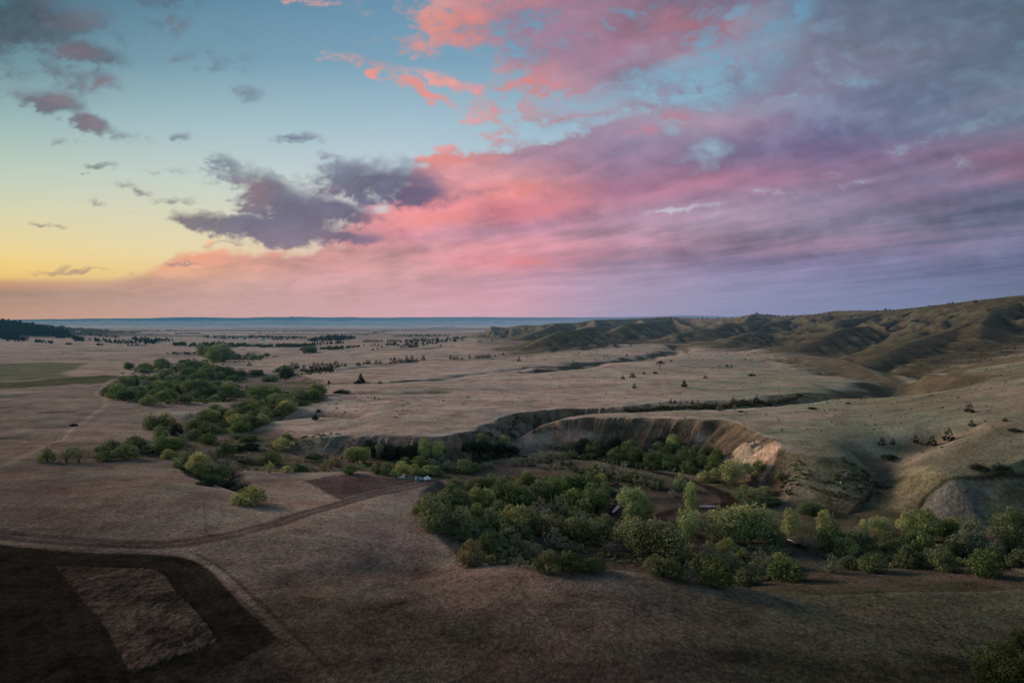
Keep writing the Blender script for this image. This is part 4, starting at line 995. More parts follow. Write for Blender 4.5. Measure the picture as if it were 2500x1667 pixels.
crop(1600, 700, 'bluff foot', [(130,1040,90,85,'t',6),(20,1080,110,90,'b',0),(60,1130,100,80,'b',0),(90,1070,90,80,'b',0),(180,1090,110,80,'b',7),(150,1140,100,70,'b',0),(230,1130,110,90,'b',0),(260,1085,90,80,'b',0),(300,1150,110,80,'b',0),(330,1090,100,80,'b',0),(370,1160,110,90,'b',3),(400,1110,80,80,'b',0),(330,1240,110,70,'b',2),(380,1215,80,60,'b',6),(490,1260,140,150,'t',6),(620,1230,120,90,'o',6),(660,1180,80,80,'b',3),(580,1180,80,60,'b',0),(570,1340,120,80,'b',1),(700,1330,100,60,'b',1),(640,1390,150,60,'b',0),(220,1190,80,50,'b',0),(160,1295,80,105,'o',6),(110,1340,60,60,'o',4),(20,1290,60,70,'b',0),(30,1010,90,60,'b',7),(800,1230,60,50,'b',3),(760,1380,80,40,'b',0)])
crop(800, 740, 'bluff foot', [(1590,960,80,70,'b',7),(1640,920,90,70,'b',7),(1700,950,100,80,'b',0),(1760,980,100,90,'b',7),(1830,930,90,80,'b',7),(1850,1000,110,90,'b',0),(1930,960,110,90,'b',0),(1960,1010,120,90,'b',0),(2040,980,110,80,'b',7),(2070,1030,110,90,'b',0),(2150,1000,110,80,'b',0),(2210,930,90,90,'t',6),(2190,1050,120,90,'b',0),(2280,1010,110,90,'b',0),(2300,1080,100,80,'b',0)])
crop(800, 740, 'creek flat', [(1190,1035,80,60,'o',4),(1240,1040,80,60,'o',4),(1300,1040,90,70,'o',4),(1350,1010,90,70,'o',4),(1420,1010,90,70,'o',4),(1455,1060,60,55,'o',4),(1500,1010,80,60,'o',4),(1575,1075,50,45,'b',0),(1640,1080,70,60,'o',4),(1760,1120,120,110,'o',4),(1880,1130,120,110,'o',4),(2020,1170,150,110,'o',4),(2100,1180,80,90,'o',4),(1700,1105,90,90,'b',3),(1950,1140,100,80,'b',1),(1820,1060,70,50,'r',8),(2250,1190,80,80,'o',4),(1040,1055,60,45,'o',4),(1130,1150,60,30,'o',4),(1270,1160,100,90,'b',1),(1480,940,90,40,'o',4),(1560,985,80,50,'o',4)])
crop(800, 740, 'dirt yard row', [(200,1015,140,125,'t',2),(205,1060,60,60,'o',6),(615,995,90,135,'l',6),(707,988,95,112,'l',6),(140,1085,85,62,'b',3),(20,1060,80,70,'o',5),(60,1040,70,50,'o',4),(300,1085,60,60,'b',1),(370,1090,90,75,'b',1),(470,1098,120,82,'b',2),(550,1095,80,70,'b',2),(580,1045,100,72,'b',3),(640,1095,100,62,'b',2),(690,1098,70,62,'b',1),(660,1050,90,55,'b',4),(765,1062,80,60,'o',4),(870,1078,140,80,'b',1),(930,1075,80,60,'b',1),(1000,1062,80,50,'o',4),(330,985,60,90,'l',4),(400,990,110,90,'b',7),(460,985,100,80,'b',7),(520,975,110,70,'b',7),(350,950,90,60,'b',7),(300,970,80,70,'b',7),(560,940,70,50,'b',7),(260,930,80,60,'b',7),(490,1040,80,60,'b',1),(980,890,90,60,'b',0),(1120,900,80,60,'b',6),(900,940,90,60,'b',7),(1000,950,120,70,'b',7),(1100,960,120,70,'b',7),(790,990,60,140,'r',8),(840,980,60,120,'r',8),(1180,960,90,50,'b',7),(730,1020,70,50,'o',4)])
crop(0, 740, 'left draw', [(300,1012,90,90,'b',1),(425,1015,90,100,'o',1),(500,1017,100,112,'o',1),(705,948,110,82,'b',0),(665,1005,110,62,'b',1),(805,993,140,92,'b',1),(860,918,120,72,'b',0),(830,905,50,50,'b',2),(960,805,100,100,'b',1),(1050,805,120,108,'b',1),(1120,840,80,80,'b',7),(1020,862,90,80,'b',1),(1075,955,140,122,'t',3),(1070,993,80,62,'b',2),(1170,1055,110,112,'b',1),(1265,1108,130,152,'t',2),(1380,1138,170,112,'b',1),(1600,1278,200,112,'b',2),(1330,893,90,72,'b',3),(1440,973,110,92,'b',0),(1590,878,100,42,'b',0),(1510,862,60,28,'b',0),(1800,928,110,72,'b',2),(1830,872,60,42,'b',0),(1720,1028,120,102,'b',1),(1580,1018,90,70,'o',4),(1550,1015,60,40,'b',7),(1720,1083,80,72,'o',2),(1830,1078,70,42,'b',2),(1900,1078,60,62,'b',0),(1935,1078,60,52,'b',1),(2070,1073,80,72,'o',5),(2140,1043,90,72,'o',5),(2000,988,100,32,'b',0),(1420,1070,90,100,'r',4),(1490,1110,90,90,'r',8),(1340,1000,70,70,'r',8),(1210,960,80,80,'o',4),(1240,870,90,70,'b',0),(1500,945,110,40,'b',7),(1600,930,110,40,'b',7),(1320,1160,110,40,'b',7),(1440,1180,120,45,'b',7),(1540,1195,110,40,'b',7),(1180,910,70,60,'r',8),(1130,1010,60,60,'b',0),(945,950,90,40,'b',0),(470,782,45,14,'b',7),(640,945,60,40,'b',0)])
# thickets in the middle distance: drawn as crowns over a ground polygon
def thicket(poly, n, wr, hr, tones, region, kinds=('shrub',), explicit=()):
    r = random.Random(len(region) * 7 + n)
    P = [(x, y) for x, y in poly]
    xs = [p[0] for p in P]; ys = [p[1] for p in P]; got = []
    tries = 0
    while len(got) < n and tries < 20000:
        tries += 1
        X, Y = r.uniform(min(xs), max(xs)), r.uniform(min(ys), max(ys))
        if not inside(np.array([X]), np.array([Y]), P)[0]: continue
        if any(((X - a) / wr) ** 2 + ((Y - b) / (hr * .4)) ** 2 < .22 for a, b in got): continue
        got.append((X, Y))
    for X, Y in got:
        f = r.choice(kinds); s = r.uniform(.75, 1.25)
        plant(X / 2.613, 740 + Y / 2.613, wr * s / 2.613, hr * s * r.uniform(.85, 1.15) / 2.613 * (1.25 if f == 'tree' else 1), f, r.choice(tones), region)
thicket([(1215,800),(1240,750),(1400,690),(1560,650),(1800,590),(2040,580),(2060,620),(1830,700),(1720,770),(1560,820),(1400,835),(1250,830)], 42, 92, 62, ['olive','leaf green','olive','yellow-green','dark green'], 'bend thicket')
crop(0, 740, 'bend thicket', [(1650,612,185,110,'t',3),(1720,620,110,90,'t',3),(1645,700,100,95,'t',3),(1690,720,110,70,'b',0),(1570,730,110,80,'b',0),(1490,670,90,50,'r',8)])
thicket([(660,600),(720,550),(860,520),(1050,500),(1300,520),(1600,530),(1560,600),(1400,640),(1150,640),(900,645),(780,630)], 46, 84, 56, ['dark green','olive','dark green','grey-green','leaf green'], 'meadow thicket', ('shrub', 'shrub', 'tree'))
crop(0, 740, 'meadow thicket', [(1260,590,130,110,'t',1),(1450,590,110,90,'t',3),(760,610,120,90,'b',3),(945,648,90,60,'b',1)])
thicket([(690,445),(850,450),(900,405),(1000,390),(1200,390),(1260,410),(1480,440),(1600,480),(1500,508),(1300,500),(1120,470),(900,460)], 38, 70, 42, ['dark green','leaf green','dark green','olive','grey-green'], 'pasture-edge thicket', ('shrub', 'shrub', 'tree'))
crop(0, 740, 'pasture-edge thicket', [(820,422,60,50,'t',0),(1645,460,60,48,'t',0),(1740,500,70,40,'b',0),(1700,500,50,36,'b',0),(1830,470,80,70,'b',0),(1800,450,90,50,'b',0),(1600,450,60,30,'r',8)])
thicket([(1290,370),(1310,330),(1420,320),(1480,350),(1460,390),(1360,395)], 9, 80, 60, ['dark green','leaf green','grey-green'], 'upper creek grove', ('tree',))
thicket([(1480,350),(1700,345),(1640,360),(1540,370)], 6, 50, 32, ['dark green','grey-green'], 'upper creek grove', ('shrub',))
crop(0, 740, 'upper creek grove', [(1975,310,90,46,'t',4),(1700,340,40,24,'b',0),(1240,385,40,34,'b',4),(1435,330,34,36,'t',0),(1470,335,36,36,'t',0)])
# ---- pines
crop(800, 740, 'pine row', [(1220,374,22,32,'p',7),(1330,442,14,20,'p',7),(1120,332,18,18,'p',7),(1065,340,10,16,'p',7),(1052,362,9,12,'p',7),(905,354,15,22,'p',7),(855,359,16,14,'p',7),(826,359,14,24,'p',7),(785,359,22,30,'p',7),(808,359,14,26,'p',7),
    (945,354,13,22,'p',7),(960,354,13,26,'p',7),(974,353,13,24,'p',7),(988,352,13,26,'p',7),(1001,351,13,27,'p',7),(1014,350,13,24,'p',7),(1026,349,12,26,'p',7),(1038,348,12,22,'p',7),(610,364,22,30,'p',7),(570,372,16,22,'p',7),(540,375,34,40,'p',7),(505,375,28,36,'p',7),(470,378,18,24,'p',7),(455,376,16,26,'p',7),(427,382,30,38,'p',7),(403,364,14,18,'p',7),(400,386,14,16,'p',7),(335,387,20,24,'p',7),(310,389,20,26,'p',7),(265,390,20,26,'p',7),(250,391,20,28,'p',7),(230,392,14,16,'p',7),(195,399,26,26,'p',7),(112,402,14,22,'p',7),(90,402,12,16,'p',7),(52,417,42,46,'p',7),(12,437,42,54,'p',7)])
crop(0, 740, 'pine row', [(1870,425,50,44,'p',7),(1895,415,30,34,'p',7),(1940,440,36,44,'p',7),(1980,445,34,48,'p',7),(2005,440,38,60,'p',7),(2030,440,34,56,'p',7),(2055,435,36,60,'p',7),(2080,435,32,50,'p',7),(2110,435,34,48,'p',7),(1820,480,60,80,'p',7)])
crop(800, 740, 'lone pine', [(213,510,38,54,'p',7),(333,514,26,18,'p',7),(1883,487,22,28,'p',7),(1945,477,34,32,'p',7),(2017,455,15,20,'p',7),(1956,545,22,36,'p',7),(2275,537,25,42,'p',7),(2120,428,62,56,'u',7),(2090,450,30,14,'b',7),(300,612,12,18,'p',7),(1908,342,14,20,'p',7),(1935,272,10,12,'p',7),(1320,825,22,20,'p',7),(1455,808,24,30,'p',7)])
crop(0, 740, 'lone pine', [(2098,580,26,86,'u',7),(2035,738,56,58,'u',7),(2010,745,40,34,'b',7),(1590,402,26,26,'p',7),(2300,512,36,56,'p',7),(2275,515,40,18,'b',7),(2180,575,90,24,'b',7)])
crop(1600, 700, 'plateau pine', [(2003,803,48,58,'p',7),(2018,892,32,42,'p',7),(2230,860,26,28,'p',7),(1870,987,60,80,'p',7),(1765,1017,46,64,'p',7),(1662,997,28,54,'p',7),(1447,1012,46,48,'p',7),(1515,1007,32,36,'p',7),(645,747,38,58,'p',7),(560,738,36,28,'p',7),(498,742,30,38,'p',7),(235,748,20,26,'p',7),(183,640,30,42,'p',7),(320,585,24,20,'p',7),(457,512,18,18,'p',7),(485,514,16,18,'p',7),(410,510,10,10,'p',7),(100,480,12,14,'p',7),(575,465,12,14,'p',7),(98,740,20,26,'p',7),(125,742,18,22,'p',7),(160,750,16,30,'o',8),(200,750,14,30,'o',8),(270,755,20,40,'o',8),(410,795,40,50,'o',8),(505,790,30,40,'o',8),(2110,535,20,24,'r',8),(1540,735,14,14,'r',8),(2205,1180,120,50,'b',7),(2060,1170,110,40,'b',7),(2290,925,70,24,'b',7),(1490,1095,90,26,'b',7),(920,694,40,12,'b',7),(615,570,44,16,'b',7),(1000,780,46,14,'b',7),(1230,745,36,8,'b',7),(545,798,36,9,'b',7)])
# skyline pines stand on the crest
for X, Y, W_, H_ in [(645,178,16,18),(655,180,12,12),(715,182,8,12),(700,186,14,8),(735,186,18,10),(760,186,10,8),(785,186,10,10),(840,188,12,8),(880,187,10,8),(925,186,9,10),(975,184,9,8),(1020,181,10,8),(1045,180,8,8),(1075,180,10,10),(1105,176,9,16),(1250,195,12,14),(1300,156,10,6),(1413,160,11,11),(1470,153,16,18),(1495,152,14,12),(1455,156,10,10),(1520,154,14,8),(1560,152,10,6),(1600,148,12,6),(1640,143,12,6),(1690,140,14,7),(1745,128,9,12),(1765,126,14,7),(1783,125,9,9),(1872,112,12,12),(1897,108,13,14),(2042,104,22,20),(1975,128,10,10),(2080,330,16,10),(400,205,12,10),(300,205,14,10),(270,206,10,8),(330,206,10,9),(440,204,10,8),(490,202,14,8),(100,205,10,8),(10,205,14,10),(60,206,10,8),(130,208,10,8),(560,200,12,9),(600,196,12,9)]:
    plant(1600 + X / 2.613, 700 + Y / 2.613, W_ / 2.613, H_ / 2.613, 'pine', 'blackish green', 'skyline pine')
# the pine wood beyond the meadow, tree by tree
_r = random.Random(5)
PW = [(370,268),(520,238),(640,232),(760,228),(880,220),(915,224),(880,236),(820,252),(700,262),(560,284),(400,284)]
cnt = 0
while cnt < 104:
    X, Y = _r.uniform(370, 915), _r.uniform(218, 286)
    if inside(np.array([X]), np.array([Y]), PW)[0]:
        plant(800 + X / 2.613, 740 + Y / 2.613, _r.uniform(10, 14) / 2.613, _r.uniform(15, 21) / 2.613, 'pine', 'blackish green', 'pine wood'); cnt += 1
for X, Y in [(230,248),(240,249),(252,248),(262,248),(272,247),(285,247),(297,246),(310,247),(318,246),(330,246),(345,247),(385,246),(395,245),(405,245),(415,245),(427,244),(438,244),(450,244),(460,243),(232,272),(280,275),(300,272),(322,274),(345,285),(288,302),(318,298),(965,248),(980,246),(1050,240),(720,275),(545,282)]:
    plant(800 + X / 2.613, 740 + Y / 2.613, _r.uniform(9, 13) / 2.613, _r.uniform(13, 18) / 2.613, 'pine', 'blackish green', 'plain pine')

REG = {'grove': ('in the creek-bottom grove', 'bushes of the creek-bottom grove'), 'front thicket': ('in the thicket below the near knoll', 'bushes below the near knoll'),
    'far creek bank': ('along the creek below the grey cut', 'plants along the lower creek'), 'near corner': ('clumped in the near corner', 'bushes in the near corner'),
    'bluff foot': ('at the foot of the curved bluff', 'plants under the curved bluff'), 'creek flat': ('on the flat inside the creek bend', 'brush on the creek flat'),
    'dirt yard row': ('behind the bare dirt yard', 'plants behind the dirt yard'), 'left draw': ('in the draw beside the mounded meadow', 'plants of the meadow draw'),
    'bend thicket': ('in the thicket under the rolling meadow', 'plants of the bend thicket'), 'meadow thicket': ('in the thicket beyond the pale meadow', 'plants of the meadow thicket'),
    'pasture-edge thicket': ('in the thicket behind the green pasture', 'plants of the pasture-edge thicket'), 'upper creek grove': ('in the far grove up the creek', 'plants of the upper creek grove'),
    'pine row': ('in the row across the rolling meadow', 'pines in rows across the meadow'), 'lone pine': ('alone on the open meadow', 'lone plants on the meadow'),
    'plateau pine': ('on the greenish slope above the bluff', 'plants on the bluff-top slope'), 'skyline pine': ('on the skyline crest of the hills', 'pines on the skyline crest'),
    'pine wood': ('', 'pines of the wood on the plain'), 'plain pine': ('', 'pines strung out on the far plain')}
def build_plants():
    X, Y, Z = hit([p['px'] for p in PLANTS], [p['py'] for p in PLANTS])
    for p, x, y, z in zip(PLANTS, X, Y, Z):
        if p['region'] == 'skyline pine' and y > 4000:            # just over the crest: walk down to it
            q = p['py']
            while y > 4000:
                q += 1.0; a, b, c = hit(q * 0 + p['px'], q); x, y, z = float(a[0]), float(b[0]), float(c[0])
        p['x'], p['y'], p['z'] = float(x), float(y), float(z)
    # name the rows
    by = {}
    for p in PLANTS: by.setdefault(p['region'], []).append(p)
    for reg_, L in by.items():
        L.sort(key=lambda p: p['y'])
        n = len(L); rows = max(1, math.ceil(n / 12))
        hs = sorted(p['h'] for p in L)
        for k in range(rows):
            row = sorted(L[k * n // rows:(k + 1) * n // rows], key=lambda p: p['x'] / p['y'])
            for i, p in enumerate(row):
                size = 'small' if p['h'] < hs[n // 3] else ('tall' if p['h'] >= hs[(2 * n) // 3] else 'mid-sized')
                kind = {'shrub': 'bush', 'open_shrub': 'thin bush', 'tree': 'round-crowned tree', 'poplar': 'slender tree', 'pine': 'pine', 'umbrella': 'flat-topped pine', 'bare': 'bare-stemmed brush', 'corner': 'leafy bush'}[p['form']]
                where = REG[reg_][0]
                pos = ORD[i] + ' from left'
                if rows > 1: pos += ', ' + ('front' if k == 0 else 'rear' if k == rows - 1 else ORD[k]) + ' row'
                p['label'] = f"{size} {p['tone']} {kind} {where}, {pos}"
                if len(p['label'].split()) > 16: p['label'] = p['label'].split(' ', 1)[1]
                if reg_ == 'pine wood': p['label'] = 'small dark pine in the close wood at the edge of the hills'
                if reg_ == 'plain pine': p['label'] = 'tiny dark pine strung out along the flat plain'
    for i, p in enumerate(PLANTS):
        f = p['form']; D = p['y']
        H = max(p['h'] * D / F, 0.3); W_ = max(p['w'] * D / F, 0.3)
        vs = FORMS['multi' if f == 'tree' and p['w'] > 1.02 * p['h'] else f]; cm, tm = vs[(i * 7 + int(p['px'])) % len(vs)]
        nm = {'shrub': 'bush', 'open_shrub': 'bush', 'corner': 'bush', 'bare': 'bare_bush', 'tree': 'broadleaf_tree', 'poplar': 'broadleaf_tree', 'pine': 'pine_tree', 'umbrella': 'pine_tree'}[f]
        cat = {'bush': 'bush', 'bare_bush': 'bush', 'broadleaf_tree': 'tree', 'pine_tree': 'pine tree'}[nm]
        tone = np.array(TONES[p['tone']]) * (0.9 + 0.25 * _r.random())
        tone = tone * 0.80 + tone.mean() * 0.20
        near = np.interp(D, [110, 150, 200, 260, 380], [0.22, 0.42, 0.80, 1.0, 1.0])  # painted foreground darkening carried into the leaf colours
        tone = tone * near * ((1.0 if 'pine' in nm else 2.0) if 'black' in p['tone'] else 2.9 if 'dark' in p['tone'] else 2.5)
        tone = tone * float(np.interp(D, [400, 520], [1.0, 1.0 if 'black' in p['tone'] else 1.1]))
        tiny = p['h'] * 1024 / 2500 < 9
        kw, kh = {'pine': (1.25, 1.12), 'umbrella': (1.0, 1.05), 'tree': (1.02, 1.06), 'poplar': (1.05, 1.06)}.get(f, (1.08, 1.05))
        sc = (W_ / 0.86 * kw, W_ / 0.86 * kw, H / 0.97 * kh)
        rz = _r.uniform(0, 6.28)
        def setc(o): o.color = (*[float(v) for v in tone], 1)
        if tiny:
            key = cm.name + '+'
            me = bpy.data.meshes.get(key)
            if me is None:
                nv = len(cm.vertices); a = np.empty(nv * 3, np.float32); cm.vertices.foreach_get('co', a)
                b = np.empty(len(tm.vertices) * 3, np.float32); tm.vertices.foreach_get('co', b)
                qa = np.arange(nv).reshape(-1, 4); keep = slice(None, None, 3)
                qb = np.empty(len(tm.polygons) * 4, np.int32); tm.polygons.foreach_get('vertices', qb) if False else tm.loops.foreach_get('vertex_index', qb)
                L = np.empty(nv, np.float32); cm.attributes['leaf'].data.foreach_get('value', L)
                av = a.reshape(-1, 4, 3)[keep]; cen = av.mean(1, keepdims=True); av = (cen + (av - cen) * 1.7).reshape(-1, 3); L = L.reshape(-1, 4)[keep].ravel()
                V = np.concatenate([av, b.reshape(-1, 3)]); Q = np.concatenate([np.arange(len(av)).reshape(-1, 4), qb.reshape(-1, 4) + len(av)])
                me = mesh_from(key, V, Q, [cm.materials[0], BARK], np.concatenate([L, np.full(len(b) // 3, .5)]), [0] * (len(av) // 4) + [1] * (len(qb) // 4))
            o = bpy.data.objects.new(nm, me); COL.objects.link(o); setc(o)
            root = o
        else:
            root = bpy.data.objects.new(nm, None); COL.objects.link(root); root.empty_display_size = 0.2
            for me, pn in ((cm, 'crown'), (tm, 'trunk' if cat != 'bush' else 'stems')):
                o = bpy.data.objects.new(pn, me); COL.objects.link(o); o.parent = root; setc(o)
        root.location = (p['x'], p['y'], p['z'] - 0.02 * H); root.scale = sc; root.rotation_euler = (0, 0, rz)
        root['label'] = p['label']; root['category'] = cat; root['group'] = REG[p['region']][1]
build_plants()

# ---- far woods that read as one mass
def low_tree(x, y, z, h, w_, out, pine=True):
    n = 26 if pine else 22
    d = rng.normal(size=(n, 3)); d /= np.linalg.norm(d, axis=1, keepdims=True)
    hh = rng.random(n)
    if pine: rr = (1 - hh) ** .8 * .5 * w_ + .05 * w_; c = np.stack([d[:, 0] * rr, d[:, 1] * rr, .1 * h + hh * .9 * h], -1)
    else: c = d * np.array([w_ * .5, w_ * .5, h * .42]) * (0.75 + .3 * rng.random((n, 1))) + np.array([0, 0, h * .52])
    nn = d + rng.normal(size=(n, 3)) * .4; nn[:, 2] += .3; nn /= np.linalg.norm(nn, axis=1, keepdims=True)
    t = np.cross(nn, rng.normal(size=(n, 3))); t /= np.linalg.norm(t, axis=1, keepdims=True); b = np.cross(nn, t)
    s = (0.17 * w_ + .08 * h) * (.6 + .6 * rng.random((n, 1)))
    c = c + np.array([x, y, z])
    out[0].append(np.stack([c - t * s, c - b * s * .8, c + t * s, c + b * s * .8], 1).reshape(-1, 3))
    out[1].append(np.full(n * 4, rng.random()) * .6 + .2 + .2 * rng.random(n * 4))
def woods(name, polys, tone, label):
    out = [[], []]
    for poly, n, hpx, wpx, pine in polys:
        xs = [p[0] for p in poly]; ys = [p[1] for p in poly]
        PX, PY = [], []
        while len(PX) < n:
            a = rng.uniform(min(xs), max(xs), n); b = rng.uniform(min(ys), max(ys), n)
            k = inside(a, b, poly); PX += a[k].tolist(); PY += b[k].tolist()
        x, y, z = hit(PX[:n], PY[:n])
        for i in range(n):
            if y[i] > 26000: continue
            f = rng.uniform(.7, 1.25)
            low_tree(x[i], y[i], z[i], hpx * f * y[i] / F, wpx * f * y[i] / F, out, pine)
    V = np.concatenate(out[0])
    me = mesh_from(name, V, np.arange(len(V)).reshape(-1, 4), [NEEDLE if tone == 'blackish green' else LEAF], np.concatenate(out[1]))
    o = bpy.data.objects.new(name, me); COL.objects.link(o); o.color = (*TONES[tone], 1)
    o['kind'] = 'stuff'; o['label'] = label; o['category'] = 'woods'
def C1(pts): return [(x / 2.613, 740 + y / 2.613) for x, y in pts]
def Z1(pts): return [(x / 3.92, 760 + y / 3.92) for x, y in pts]
def Z2(pts): return [(600 + x / 3.92, 760 + y / 3.92) for x, y in pts]
woods('pine_forest', [(Z1([(-60,110),(0,100),(150,120),(340,145),(430,170),(560,175),(640,205),(690,250),(600,262),(420,245),(250,235),(0,262),(-60,265)]), 760, 8.5, 5.2, True),
    (Z1([(20,262),(200,262),(280,278),(180,290),(40,285)]), 60, 8, 5.5, True), (Z1([(330,285),(520,300),(500,312),(340,298)]), 26, 5.5, 4.5, True), (Z1([(690,262),(820,265),(800,290),(720,290)]), 34, 8, 6, True)], 'blackish green', 'dark pine forest covering the low hill at the far left edge of the plain')
woods('tree_belt', [(Z1([(830,285),(930,272),(1100,290),(1250,285),(1300,262),(1500,275),(1660,275),(1640,290),(1500,290),(1480,315),(1250,315),(1050,305)]), 130, 6, 5.5, True), (Z1([(650,208),(900,218),(1100,235),(1220,262),(1060,255),(800,228)]), 80, 3.2, 3, True),
    (Z1([(890,325),(980,320),(970,328)]), 8, 4, 4, True), (Z1([(1190,332),(1300,330),(1420,330),(1300,336)]), 14, 4, 4, True), (Z1([(610,315),(690,318),(660,322)]), 8, 4.5, 4.5, False)], 'blackish green', 'broken belt of dark trees crossing the plain below the forested hill')
woods('cottonwood_belt', [(Z1([(1610,325),(1700,315),(1900,320),(2100,310),(2352,320),(2352,340),(2200,350),(2050,352),(1900,345),(1700,338)]), 150, 6.5, 7, False), (Z2([(0,335),(150,335),(330,330),(560,325),(680,335),(600,345),(200,345),(0,345)]), 120, 6.5, 7, False), (Z2([(540,390),(700,380),(680,400),(560,405)]), 20, 9, 9, False),
    (Z2([(680,370),(800,350),(1000,340),(1090,345),(960,362),(760,375)]), 70, 5.5, 6, False), (Z1([(1530,405),(1700,405),(1900,400),(1860,412),(1600,412)]), 34, 4, 5, False)], 'dark green', 'belt of creek-side cottonwoods winding across the middle of the plain')
woods('pine_mound_forest', [(Z2([(590,285),(640,268),(720,252),(800,240),(900,238),(980,245),(1060,255),(1050,262),(940,280),(760,290),(620,292)]), 300, 5, 3.8, True), (Z2([(600,320),(700,310),(820,305),(940,298),(930,310),(800,320),(640,330)]), 34, 6, 5, True)], 'blackish green', 'dark pines covering the low mound in the middle of the plain')
woods('shelter_belts', [(Z1([(1950,240),(2352,245),(2352,265),(2100,262),(1960,258)]), 100, 3.6, 3.6, False), (Z2([(0,240),(300,240),(560,250),(600,262),(400,275),(280,280),(200,262),(0,262)]), 150, 4, 4, False), (Z2([(1380,240),(1500,232),(1900,228),(1960,236),(1700,244),(1450,248)]), 120, 3, 3.4, False),
    (Z1([(1200,185),(1550,180),(1900,190),(1700,196),(1300,194)]), 80, 2, 2.6, False), (Z2([(1050,225),(1150,215),(1330,185),(1400,185),(1300,205),(1120,235)]), 50, 2.2, 2.6, False), (Z2([(1740,160),(2040,150),(2050,154),(1760,166)]), 40, 1.6, 2.2, False), (Z1([(1590,208),(1920,210),(1900,216)]), 50, 2, 2.6, False), (Z2([(100,198),(630,188),(630,194),(110,206)]), 36, 2.2, 2.6, False)], 'dark green', 'faint shelter belts and farm trees scattered over the far plain')

# ---- undergrowth that nobody could count
def undergrowth(name, polys, tone, label):
    out = [[], []]
    for poly, n, h0, h1 in polys:
        P = hits(poly); a = np.array(P); got = 0
        while got < n:
            x = rng.uniform(a[:, 0].min(), a[:, 0].max(), n); y = rng.uniform(a[:, 1].min(), a[:, 1].max(), n)
            k = inside(x, y, P) & (fbm(x / 14, y / 14, 3, 271) > -0.25); x, y = x[k], y[k]; z = ground(x, y)
            for i in range(len(x)):
                if got >= n: break
                h = rng.uniform(h0, h1); low_tree(x[i], y[i], z[i] - .1, h, h * rng.uniform(1.0, 2.0), out, False); got += 1
    V = np.concatenate(out[0]); me = mesh_from(name, V, np.arange(len(V)).reshape(-1, 4), [LEAF], np.concatenate(out[1]))
    o = bpy.data.objects.new(name, me); COL.objects.link(o); o.color = (*tone, 1); o['kind'] = 'stuff'; o['label'] = label; o['category'] = 'undergrowth'
def c5(pts): return [(950 + x / 2.613, 1067 + y / 2.613) for x, y in pts]
def c6(pts): return [(1600 + x / 2.613, 1067 + y / 2.613) for x, y in pts]
def c2(pts): return [(800 + x / 2.613, 740 + y / 2.613) for x, y in pts]
undergrowth('undergrowth', [(c5([(190,520),(420,310),(700,260),(1330,260),(1420,420),(1400,660),(1380,840),(950,840),(560,800),(420,620)]), 1500, .5, 1.9),
    (c5([(1320,640),(1600,520),(2000,560),(2100,700),(1800,830),(1450,830)]), 320, .3, 1.2), (c6([(100,700),(600,680),(900,720),(940,880),(700,920),(300,900)]), 520, .4, 1.5),
    (c6([(900,690),(1500,690),(2352,700),(2352,820),(1500,830),(950,820)]), 620, .4, 1.6)], (0.150, 0.152, 0.068), 'low grey-green brush between the bushes of the creek bottom')
undergrowth('brush', [(c2([(1500,950),(1750,930),(2050,960),(2350,1010),(2350,1090),(2050,1060),(1700,1010),(1520,990)]), 620, .6, 2.6), (c2([(330,960),(560,930),(900,950),(1200,940),(1200,980),(900,1000),(500,1000)]), 420, .5, 2.0),
    (c2([(1180,1010),(1520,960),(1620,1060),(1900,1080),(2150,1140),(2100,1200),(1650,1120),(1350,1060)]), 380, .3, 1.3), (c2([(280,1060),(720,1060),(1060,1040),(1060,1075),(720,1095),(290,1090)]), 260, .4, 1.5)], (0.062, 0.072, 0.036), 'dark scrub under the curved bluff and along the creek flat')
def c1(pts): return [(x / 2.613, 740 + y / 2.613) for x, y in pts]
undergrowth('low_brush', [(c1([(1215,800),(1240,750),(1400,690),(1560,650),(1800,590),(2040,580),(2060,620),(1830,700),(1720,770),(1560,820),(1400,835),(1250,830)]), 520, .8, 2.8), (c1([(660,600),(720,550),(860,520),(1050,500),(1300,520),(1600,530),(1560,600),(1400,640),(1150,640),(900,645),(780,630)]), 620, .8, 3.2),
    (c1([(690,445),(850,450),(900,405),(1000,390),(1200,390),(1260,410),(1480,440),(1600,480),(1500,508),(1300,500),(1120,470),(900,460)]), 460, .8, 3.0), (c1([(1800,560),(2060,560),(2080,620),(1830,690),(1760,640)]), 320, .6, 2.0), (c1([(1130,900),(1500,880),(1900,920),(2150,1000),(2150,1080),(1500,1085),(1300,1000)]), 300, .3, 1.2), (c1([(1290,370),(1320,325),(1500,330),(1800,340),(1640,370),(1420,395)]), 160, .8, 3.0), (c1([(1600,470),(1780,480),(1900,440),(2130,425),(2120,445),(1850,480),(1700,500)]), 180, .6, 2.4)], (0.098, 0.112, 0.046), 'green brush filling in between the bushes of the winding creek')
undergrowth('scrub', [([(1480,1003),(1600,996),(1772,990),(1868,980),(1960,970),(1868,992),(1753,1001),(1600,1003)], 420, .5, 2.2), ([(1930,1130),(2000,1120),(2100,1140),(2180,1190),(2100,1230),(1960,1240),(1900,1200)], 260, .3, 1.3), ([(1180,1060),(1260,1020),(1340,1010),(1290,1050),(1230,1080)], 160, .4, 1.4), ([(640,1100),(760,1060),(900,1070),(960,1110),(760,1130)], 200, .3, 1.0)], (0.060, 0.062, 0.036), 'dark scrub dotting the side ravine and the bluff slopes')

